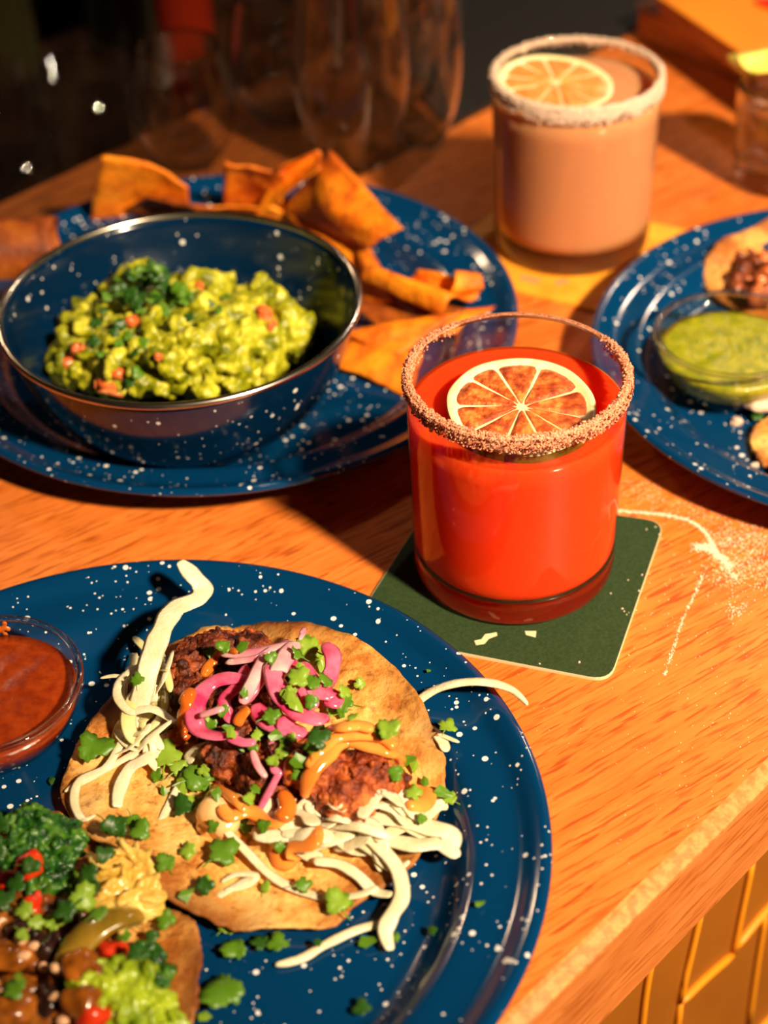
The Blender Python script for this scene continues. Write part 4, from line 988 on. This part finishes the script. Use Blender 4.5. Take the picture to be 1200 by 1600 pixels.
# tomato bits in the guacamole
def lump(name, label, cat, mat, px, py, sx, sy, sz, seed, group=None, lift=0, rough=.0006, z=None, yaw=0, cube=False, sub=3):
    loc = hit(px, py, lift)[0] if z is None else P(px, py, z)
    bm = bmesh.new()
    if cube: bmesh.ops.create_cube(bm, size=1.7, matrix=Matrix.Diagonal((sx, sy, sz, 1))); bmesh.ops.bevel(bm, geom=bm.edges[:], offset=min(sx, sy, sz) * .5, segments=2, affect='EDGES'); bmesh.ops.subdivide_edges(bm, edges=bm.edges[:], cuts=2, use_grid_fill=True)
    else: ico(bm, (0, 0, 0), 1, sub, (sx, sy, sz))
    bm.normal_update(); sd = Vector((seed * 3.7, 0, 0))
    for v in bm.verts: v.co += v.normal * (rough * (noise.noise(v.co * 260 + sd) * 1.6 + noise.noise(v.co * 700 + sd) * .5) + .45 * min(sx, sy) * noise.noise(v.co * (.9 / max(sx, sy)) + sd))
    o = mesh_obj(name, bm, MT[mat]); o.location = loc; o.rotation_euler = (random.uniform(-.3, .3), random.uniform(-.3, .3), yaw)
    return tag(o, label, cat, group)
GM = 'tomato bits in the guacamole'
for i, (x, y, a, b_, l) in enumerate([(172, 605, .0085, .0045, 'largest tomato bit at the front of the guacamole'), (187, 580, .005, .003, 'tomato bit just above the largest one'), (125, 540, .004, .004, 'tomato bit at the left of the guacamole'), (110, 565, .003, .004, 'small tomato bit low at the left'), (412, 490, .0055, .0035, 'tomato bit on the right mound'), (205, 500, .0035, .003, 'tomato bit half hidden under the herbs'), (425, 510, .003, .002, 'tiny tomato bit on the right mound'), (312, 448, .005, .002, 'tomato bit at the far side of the guacamole'), (250, 560, .0022, .002, 'tomato speck at the centre')]):
    lump('tomato_bit', l, 'tomato', 'tomato', x, y, a, b_, .0028, i, GM, yaw=i * .7, cube=i % 2 == 0)

# ------------------------------------------------------------------ second tostada toppings (lower left)
VT = 'vegetable toppings on the lower left tostada'
# bed that fills between the pieces
bm = bmesh.new(); rg = random.Random(31)
for k in range(120):
    x, y = rg.uniform(-60, 215), rg.uniform(1395, 1620)
    if x > 150 + (y - 1395) * .35: continue
    ico(bm, P(x, y, rg.uniform(.010, .017)), rg.uniform(.003, .006), 1, (1, 1, .8))
tag(mesh_obj('vegetable_hash', voxel(bm, .0012, .0012, 160), mottled('dark_vegetable_hash', (.03, .012, .004), (.20, .05, .008), 90, rough=.22, bmp=.6, c3=(.40, .14, .012))), 'dark roasted vegetable hash covering the lower left tostada', 'vegetables', None, 'stuff')
upd()
def ruffle(pts, r, label, mat, cat, name, seed, group=None, pr=.0016, flat=.6, n=45, vx=.0006, jit=.0006, el=1.0):
    """crinkled leaf mass: many small folds fused in one skin"""
    from mathutils import Euler
    bm = bmesh.new(); rg = random.Random(seed)
    for k, (px, py, z) in enumerate(pts):
        c = P(px, py, z); ico(bm, c - Vector((0, 0, .002)), r * .8, 2, (1, 1, .45))
        for j in range(n):
            d = Vector((rg.gauss(0, 1), rg.gauss(0, 1), abs(rg.gauss(0, .7)))).normalized(); d.z *= .55
            ico(bm, c + d * r * rg.uniform(.65, 1.1) - Vector((0, 0, .002)), pr * rg.uniform(.6, 1.3), 2, (el, 1, flat), Euler((rg.uniform(-1.3, 1.3), rg.uniform(-1.3, 1.3), rg.random() * 6)))
    return tag(mesh_obj(name, voxel(bm, vx, jit, 500), MT[mat]), label, cat, group)
ruffle([(60, 1300, .019), (35, 1330, .019), (85, 1330, .018), (70, 1365, .017), (45, 1285, .020), (95, 1310, .018)], .0085, 'dark green curly kale clump at the top of the lower left tostada', 'kale', 'kale', 'kale_leaf', 1, VT, .0013, .8, 110)
ruffle([(228, 1490, .014), (245, 1520, .014), (232, 1550, .014), (215, 1530, .014)], .0060, 'dark kale clump near the right edge of the lower left tostada', 'kale', 'kale', 'kale_leaf', 5, VT, .0014, .8, 50)
ruffle([(165, 1530, .022), (200, 1540, .021), (215, 1565, .020), (180, 1560, .021)], .0085, 'bright yellow green lettuce piece near the bottom edge', 'lettuce', 'lettuce', 'lettuce_leaf', 7, VT, .0040, .4, 16, .0006, .0008, 1.2)
ruffle([(215, 1600, .018), (250, 1610, .016), (190, 1612, .018)], .0075, 'yellow green lettuce cut by the bottom frame edge', 'lettuce', 'lettuce', 'lettuce_leaf', 9, VT, .0036, .4, 16, .0006, .0008, 1.2)
upd()
ruffle([(185, 1350, .018), (205, 1385, .017), (175, 1385, .018), (215, 1405, .016)], .0085, 'crumpled yellow cheese curl between the two tostadas', 'cheese', 'cheese', 'cheese_curl', 12, VT, .0052, .28, 12, .0006, .0006, 1.1)
bm = bmesh.new(); q = [(108, 1528, .020), (118, 1485, .023), (150, 1450, .025), (190, 1432, .024), (215, 1432, .020)]
tube(bm, [P(*p) for p in q], .0125, .0055, (.8, .6), 12, 6, .5, wob=.1); tag(mesh_obj('pepper_strip', bm, MT['pepper']), 'glossy olive brown pepper strip bent across the lower left tostada', 'pepper', VT)
for args in [('tomato_piece', 'red tomato piece below the kale clump', 'tomato', 'tomato_red', 45, 1352, .0060, .0045, .004, 1), ('tomato_piece', 'red tomato piece at the left frame edge', 'tomato', 'tomato_red', 14, 1378, .0060, .0055, .004, 2), ('tomato_piece', 'red pepper bit below the first tomato piece', 'tomato', 'tomato_red', 55, 1415, .0028, .0050, .003, 3),
             ('tomato_piece', 'small glossy red bit beside the pepper strip', 'tomato', 'tomato_red', 176, 1490, .0042, .0040, .0035, 4), ('squash_piece', 'roasted orange squash piece at the left edge', 'squash', 'squash', 18, 1500, .0055, .0075, .004, 5), ('squash_piece', 'roasted squash slice below the beans', 'squash', 'squash', 48, 1525, .0080, .0080, .0045, 6),
             ('squash_piece', 'orange squash piece in the bottom left corner', 'squash', 'squash', 15, 1580, .0085, .0070, .0045, 7), ('squash_piece', 'orange squash piece left of the yellow lettuce', 'squash', 'squash', 130, 1570, .0075, .0060, .0045, 8), ('squash_piece', 'brown squash slice under the pepper strip', 'squash', 'squash', 130, 1515, .0070, .0060, .004, 9),
             ('squash_piece', 'orange tomato piece at the bottom edge', 'tomato', 'tomato_red', 150, 1590, .0060, .0045, .004, 10),
             ('black_bean', 'black bean cluster above the squash slice', 'bean', 'bean', 80, 1485, .0060, .0045, .004, 11), ('black_bean', 'black bean left of the pale crumb', 'bean', 'bean', 62, 1470, .0042, .0032, .003, 12), ('black_bean', 'large black bean near the bottom', 'bean', 'bean', 85, 1552, .0058, .0046, .004, 13), ('black_bean', 'black bean under the big bean', 'bean', 'bean', 70, 1570, .0045, .004, .003, 14), ('black_bean', 'black bean at the left border', 'bean', 'bean', 30, 1455, .0045, .004, .003, 15)]:
    n_, l_, c_, m_, x, y, a, b_, c2, sd = args
    lump(n_, l_, c_, m_, x, y, a, b_, c2, sd, VT, lift=.001, yaw=sd, z=None)
upd()
for i, (x, y) in enumerate([(52, 1482), (72, 1512), (88, 1515), (86, 1562), (100, 1598), (8, 1550), (40, 1495), (32, 1470)]):
    lump('grain_bit', 'pale pink grain bit among the beans', 'grain', 'crumb', x, y, .0022, .0015, .0014, i, 'pale grain bits', lift=.001, sub=2, rough=.0003)
gl = 'cilantro leaf among the vegetables of the lower left tostada'
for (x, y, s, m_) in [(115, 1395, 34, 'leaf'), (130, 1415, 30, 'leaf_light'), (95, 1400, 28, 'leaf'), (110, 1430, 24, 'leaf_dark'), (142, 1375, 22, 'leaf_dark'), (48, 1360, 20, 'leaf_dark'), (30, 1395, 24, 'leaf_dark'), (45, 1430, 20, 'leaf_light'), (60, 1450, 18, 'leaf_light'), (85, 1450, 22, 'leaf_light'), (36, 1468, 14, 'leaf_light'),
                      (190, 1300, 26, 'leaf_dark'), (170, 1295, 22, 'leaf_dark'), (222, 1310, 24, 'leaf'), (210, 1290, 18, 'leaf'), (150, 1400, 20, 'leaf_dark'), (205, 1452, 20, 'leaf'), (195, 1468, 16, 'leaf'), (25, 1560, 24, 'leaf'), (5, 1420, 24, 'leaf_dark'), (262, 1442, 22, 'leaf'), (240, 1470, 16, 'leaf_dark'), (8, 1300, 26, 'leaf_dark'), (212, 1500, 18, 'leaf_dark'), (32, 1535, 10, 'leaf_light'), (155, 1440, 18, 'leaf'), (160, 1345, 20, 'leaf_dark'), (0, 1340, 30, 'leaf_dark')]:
    leaf(x, y, s, gl, 'cilantro leaves on the lower left tostada', m_, tilt=.35, lift=.0025)

# ------------------------------------------------------------------ right plate toppings
bm = bmesh.new(); rg = random.Random(5)
for k in range(90):
    ico(bm, P(rg.uniform(1150, 1290), rg.uniform(392, 470), rg.uniform(.009, .017)), rg.uniform(.0028, .0055), 1)
tag(mesh_obj('bean_filling', voxel(bm, .0011, .0012, 200), mottled('dark_bean_filling', (.03, .006, .003), (.16, .03, .01), 140, rough=.25, bmp=.6, c3=(.34, .08, .025))), 'dark red bean filling on the tostada behind the green salsa', 'beans', None, 'stuff')
upd()
for i, (x, y, r) in enumerate([(1192, 405, .0045), (1190, 440, .0040), (1170, 438, .0022), (1182, 455, .0030), (1198, 425, .003)]):
    lump('diced_meat', 'reddish diced piece on the dark beans at the right edge', 'meat', 'tomato', x, y, r, r * .8, r * .7, i, 'diced pieces on the right tostada', lift=.001, cube=True, rough=.0004)
lump('onion_chunk', 'white onion chunk at the right frame edge below the green salsa', 'onion', 'salt', 1185, 634, .0075, .0045, .0035, 2, None, lift=.002, rough=.001)
lump('onion_bit', 'single white onion dice lying alone on the right plate', 'onion', 'salt', 1150, 663, .0030, .0026, .0022, 3, None, lift=.001, cube=True, rough=.0002)
lump('onion_bit', 'thin onion sliver on the rim of the right plate', 'onion', 'salt', 1186, 728, .0040, .0012, .0010, 4, None, lift=.0006, rough=.0002)
leaf(1184, 655, 20, 'dark leaf under the onion chunk on the right plate', 'leaves on the right plate', 'leaf_dark', tilt=.1)
leaf(1198, 604, 20, 'bright leaf against the green salsa bowl at the frame edge', 'leaves on the right plate', 'leaf_light', z=.016, tilt=.1)

# ------------------------------------------------------------------ shot glass with lime wedge
sg = thing('shot_glass', 'small clear shot glass with a lime wedge behind the right plate', 'glass', (.2285, .862, .0004))
H, R0, R1 = .062, .0235, .0262; ro = lambda z: R0 + (R1 - R0) * z / H
pr = [(.0001, .001), (R0 - .004, .0008), (R0 - .001, .001), (R0, .003)] + [(ro(z), z) for z in np.linspace(.006, H - .001, 10)] + [(R1 - .0012, H)] + [(ro(z) - .0026, z) for z in np.linspace(H - .001, .017, 10)] + [(R0 - .006, .0135), (.0001, .0125)]
bm = bmesh.new(); lathe(bm, pr, 80); mesh_obj('glass_body', bm, MT['glass_clear'], sg)
bm = bmesh.new(); lathe(bm, [(.0001, .0130), (R0 - .0065, .014), (ro(.018) - .0029, .0175), (ro(.046) - .0029, .046), (.0001, .046)], 64); mesh_obj('spirit', bm, MT['clear_liquid'], sg)
bm = bmesh.new()
R = .0185
for s in (0, 1):
    pass
vs = []
N = 16
for k, zz in enumerate((-.006, 0, .006)):
    rr = R * (1 - .12 * abs(k - 1)); vs.append([bm.verts.new((rr * math.cos(PI * i / N), zz, rr * .72 * math.sin(PI * i / N))) for i in range(N + 1)])
for a, b in zip(vs, vs[1:]):
    for i in range(N): bm.faces.new((a[i], a[i + 1], b[i + 1], b[i]))
bm.faces.new(vs[0]); bm.faces.new(vs[2][::-1]); bm.faces.new((vs[0][0], vs[1][0], vs[2][0], vs[2][N], vs[1][N], vs[0][N]))
bmesh.ops.recalc_face_normals(bm, faces=bm.faces)
w = mesh_obj('lime_wedge', bm, MT['lime_flesh'], None, False); w.location = P(1186, 78, .078); w.rotation_euler = (.35, PI, .35)
tag(w, 'yellow green lime wedge resting on the shot glass', 'lime wedge')

# ------------------------------------------------------------------ stacked menus / boards at top right
def slab(name, base, u, L, wd, z0, z1, mats, label, group):
    t = thing(name, label, 'book', (0, 0, 0), 0, group); v = Vector((-u.y, u.x)) * 1.0
    b = base
    bm = bmesh.new(); q = [b, b + u * L, b + u * L + v * wd, b + v * wd]; prism(bm, round_poly([tuple(x) for x in q], .003, 3), z0, z1 - .0012); mesh_obj('page_block', bm, MT[mats[0]], t, False)
    bm = bmesh.new(); e = .0012; q = [b - u * e - v * e, b + u * (L + e) - v * e, b + u * (L + e) + v * (wd + e), b + v * (wd + e) - u * e]; prism(bm, round_poly([tuple(x) for x in q], .003, 3), z1 - .0012, z1); mesh_obj('cover', bm, MT[mats[1]], t, False)
    return t
u = Vector((.59, -.807)).normalized()
slab('menu_book', Vector((.1785, 1.063)), u, .26, .20, .0006, .022, ('book_side', 'book_dark'), 'lowest orange menu book of the stack in the top right corner', 'stacked menu books')
ub = P(1040, 0, .036); uu = (P(1150, 75, .036).xy - ub.xy).normalized()
slab('menu_book', ub.xy - uu * .01, uu, .28, .18, .0224, .036, ('book_side', 'book_top'), 'upper orange menu book of the stack in the top right corner', 'stacked menu books')
v_ = Vector((-uu.y, uu.x))
q = P(1178, 0, .0385); bm = bmesh.new(); prism(bm, [q.xy, q.xy + u * .12, q.xy + u * .12 + v_ * .1, q.xy + v_ * .1], .0362, .0385)
tag(mesh_obj('red_folder', bm, MT['red_cover'], None, False), 'bright red folder on top of the menu books', 'folder')

# ------------------------------------------------------------------ wine glasses behind the plate
def wine_glass(loc, R, H, label, stemmed=False):
    t = thing('stemless_wine_glass', label, 'glass', loc, 0, 'empty glasses at the back of the counter')
    o = [(.0001, .0006), (R * .42, .0004), (R * .55, .002), (R * .86, H * .22), (R, H * .45), (R * .97, H * .65), (R * .86, H * .88), (R * .80, H)]
    i = [(R * .80 - .0012, H), (R * .86 - .0015, H * .88), (R * .97 - .0015, H * .65), (R - .0015, H * .45), (R * .86 - .0015, H * .23), (R * .5, .006), (.0001, .005)]
    bm = bmesh.new(); lathe(bm, smooth_prof(o, 4)[:-1] + [o[-1]] + smooth_prof(i, 4), 72); mesh_obj('glass_bowl', bm, MT['glass_clear'], t)
    return t
wine_glass((-.1050, .9150, .0004), .030, .072, 'leftmost empty stemless glass behind the upright chip')
wine_glass((-.0480, .9700, .0004), .034, .080, 'empty stemless glass second from the left behind the chips')
wine_glass((-.0080, .9080, .0004), .034, .112, 'tall empty glass with bright streaks directly behind the largest chip')
wine_glass((.0270, .9950, .0004), .034, .110, 'empty glass behind the tall streaked one')
wine_glass((.0330, .9300, .0004), .024, .105, 'narrow empty glass at the end of the row beside the black mat')
# back bar shelf: bottles and tumblers, far and dim
def bottle(loc, R, H, mat, label, name='bottle'):
    bm = bmesh.new(); lathe(bm, smooth_prof([(.0001, 0), (R * .95, 0), (R, .004), (R, H * .55), (R * .85, H * .64), (R * .36, H * .74), (R * .33, H * .96), (R * .36, H), (.0001, H)], 3), 40)
    o = mesh_obj(name, bm, MT[mat]); o.location = loc; return tag(o, label, 'bottle', 'back bar bottles')
sz = -.1398
bottle((-.135, 1.245, sz), .022, .26, 'red_bottle', 'red bottle standing on the dark back shelf')
bottle((-.275, 1.24, sz), .028, .24, 'dark_glass', 'dark glass bottle at the far left of the back shelf')
bottle((.03, 1.36, sz), .030, .24, 'dark_glass', 'dark glass bottle behind the wine glasses')
bottle((-.20, 1.36, sz), .030, .20, 'dark_glass', 'dark glass bottle between the red one and the left one')
def tumbler(loc, label):
    bm = bmesh.new(); R, H = .032, .10
    lathe(bm, [(.0001, .001), (R * .8, .001), (R * .84, .003), (R, H), (R - .002, H), (R * .8 - .001, .008), (.0001, .007)], 40)
    o = mesh_obj('tumbler', bm, MT['glass_solid']); o.location = loc; return tag(o, label, 'glass', 'tumblers on the back shelf')
for i, (x, y) in enumerate([(-.34, 1.10), (-.27, 1.14), (-.20, 1.10 + .05), (-.24, 1.02 + .04), (-.31, 1.00 + .02), (-.07, 1.24), (.07, 1.30), (.14, 1.36), (-.0, 1.22)]):
    tumbler((x, y, sz), ('clear tumbler in the dim cluster left of the red bottle' if x < -.15 else 'clear tumbler on the dark back shelf right of the red bottle'))

# ------------------------------------------------------------------ spilled salt on the counter
me = bpy.data.meshes.new('spilled_salt'); verts = []; faces = []; rg = random.Random(77)
def grain(px, py, s):
    c = P(px, py, 0); a = rg.random() * 6.28
    if (c.xy - PL3).length < .1 or c.y - c.x < FE + .002: return
    b = len(verts)
    for k in range(4): verts.append((c.x + s * math.cos(a + k * 1.57) * rg.uniform(.7, 1.2), c.y + s * math.sin(a + k * 1.57) * rg.uniform(.7, 1.2), .00003))
    for k in range(4): verts.append((c.x + .6 * s * math.cos(a + k * 1.57), c.y + .6 * s * math.sin(a + k * 1.57), s * .9))
    faces.append((b + 4, b + 5, b + 6, b + 7))
    for k in range(4): faces.append((b + k, b + (k + 1) % 4, b + 4 + (k + 1) % 4, b + 4 + k))
def along(pts, n, spread, smin, smax):
    q = smooth_prof(pts, 12)
    for _ in range(n):
        t = rg.random() * (len(q) - 1); k = int(t); f = t - k; x = q[k][0] + (q[min(k + 1, len(q) - 1)][0] - q[k][0]) * f; y = q[k][1] + (q[min(k + 1, len(q) - 1)][1] - q[k][1]) * f
        grain(x + rg.gauss(0, spread), y + rg.gauss(0, spread * .8), rg.uniform(smin, smax))
along([(960, 798), (1000, 801), (1040, 805), (1075, 813), (1100, 830), (1112, 850)], 900, 1.7, .00012, .00035)
along([(1085, 855), (1105, 855), (1120, 868), (1140, 885)], 420, 4, .00015, .00045)
along([(1112, 850), (1118, 862), (1135, 880), (1150, 905)], 260, 3, .00015, .0004)
along([(1098, 898), (1085, 930), (1068, 965), (1055, 1005), (1038, 1055)], 300, 1.5, .00012, .00034)
along([(1110, 860), (1150, 840), (1200, 850)], 500, 14, .00012, .00034)
along([(1130, 900), (1160, 880), (1210, 900)], 700, 22, .00012, .00038)
along([(1140, 960), (1150, 950), (1165, 950)], 90, 8, .00012, .00034)
along([(980, 760), (1060, 790), (1150, 820), (1230, 850)], 500, 13, .00012, .0003)
for _ in range(260): grain(rg.uniform(960, 1200), 1500 - rg.random() ** .6 * 700, rg.uniform(.00010, .00028))
for _ in range(60): grain(rg.uniform(560, 960), rg.uniform(1000, 1200), rg.uniform(.00008, .0002))
me.from_pydata(verts, [], faces); me.update(); me.materials.append(MT['grain']); o = bpy.data.objects.new('spilled_salt', me); COL.objects.link(o)
tag(o, 'fine spilled salt grains scattered on the counter right of the green coaster', 'salt', None, 'stuff')
me = bpy.data.meshes.new('coaster_salt'); verts = []; faces = []
for (x, y, s) in [(1003, 903, .0005), (981, 911, .0004), (998, 928, .0006), (954, 932, .0005), (972, 956, .0006), (975, 960, .0005), (979, 965, .0004), (982, 962, .0003), (1010, 832, .0005), (1024, 828, .0005), (1030, 840, .0005), (843, 1042, .0005), (905, 1040, .0008)]:
    grain(x, y, s * .8)
verts = [(a, b, c + cz) for a, b, c in verts]
me.from_pydata(verts, [], faces); me.update(); me.materials.append(MT['grain']); o = bpy.data.objects.new('coaster_salt', me); COL.objects.link(o)
tag(o, 'few salt crumbs lying on the green coaster', 'salt', None, 'stuff')
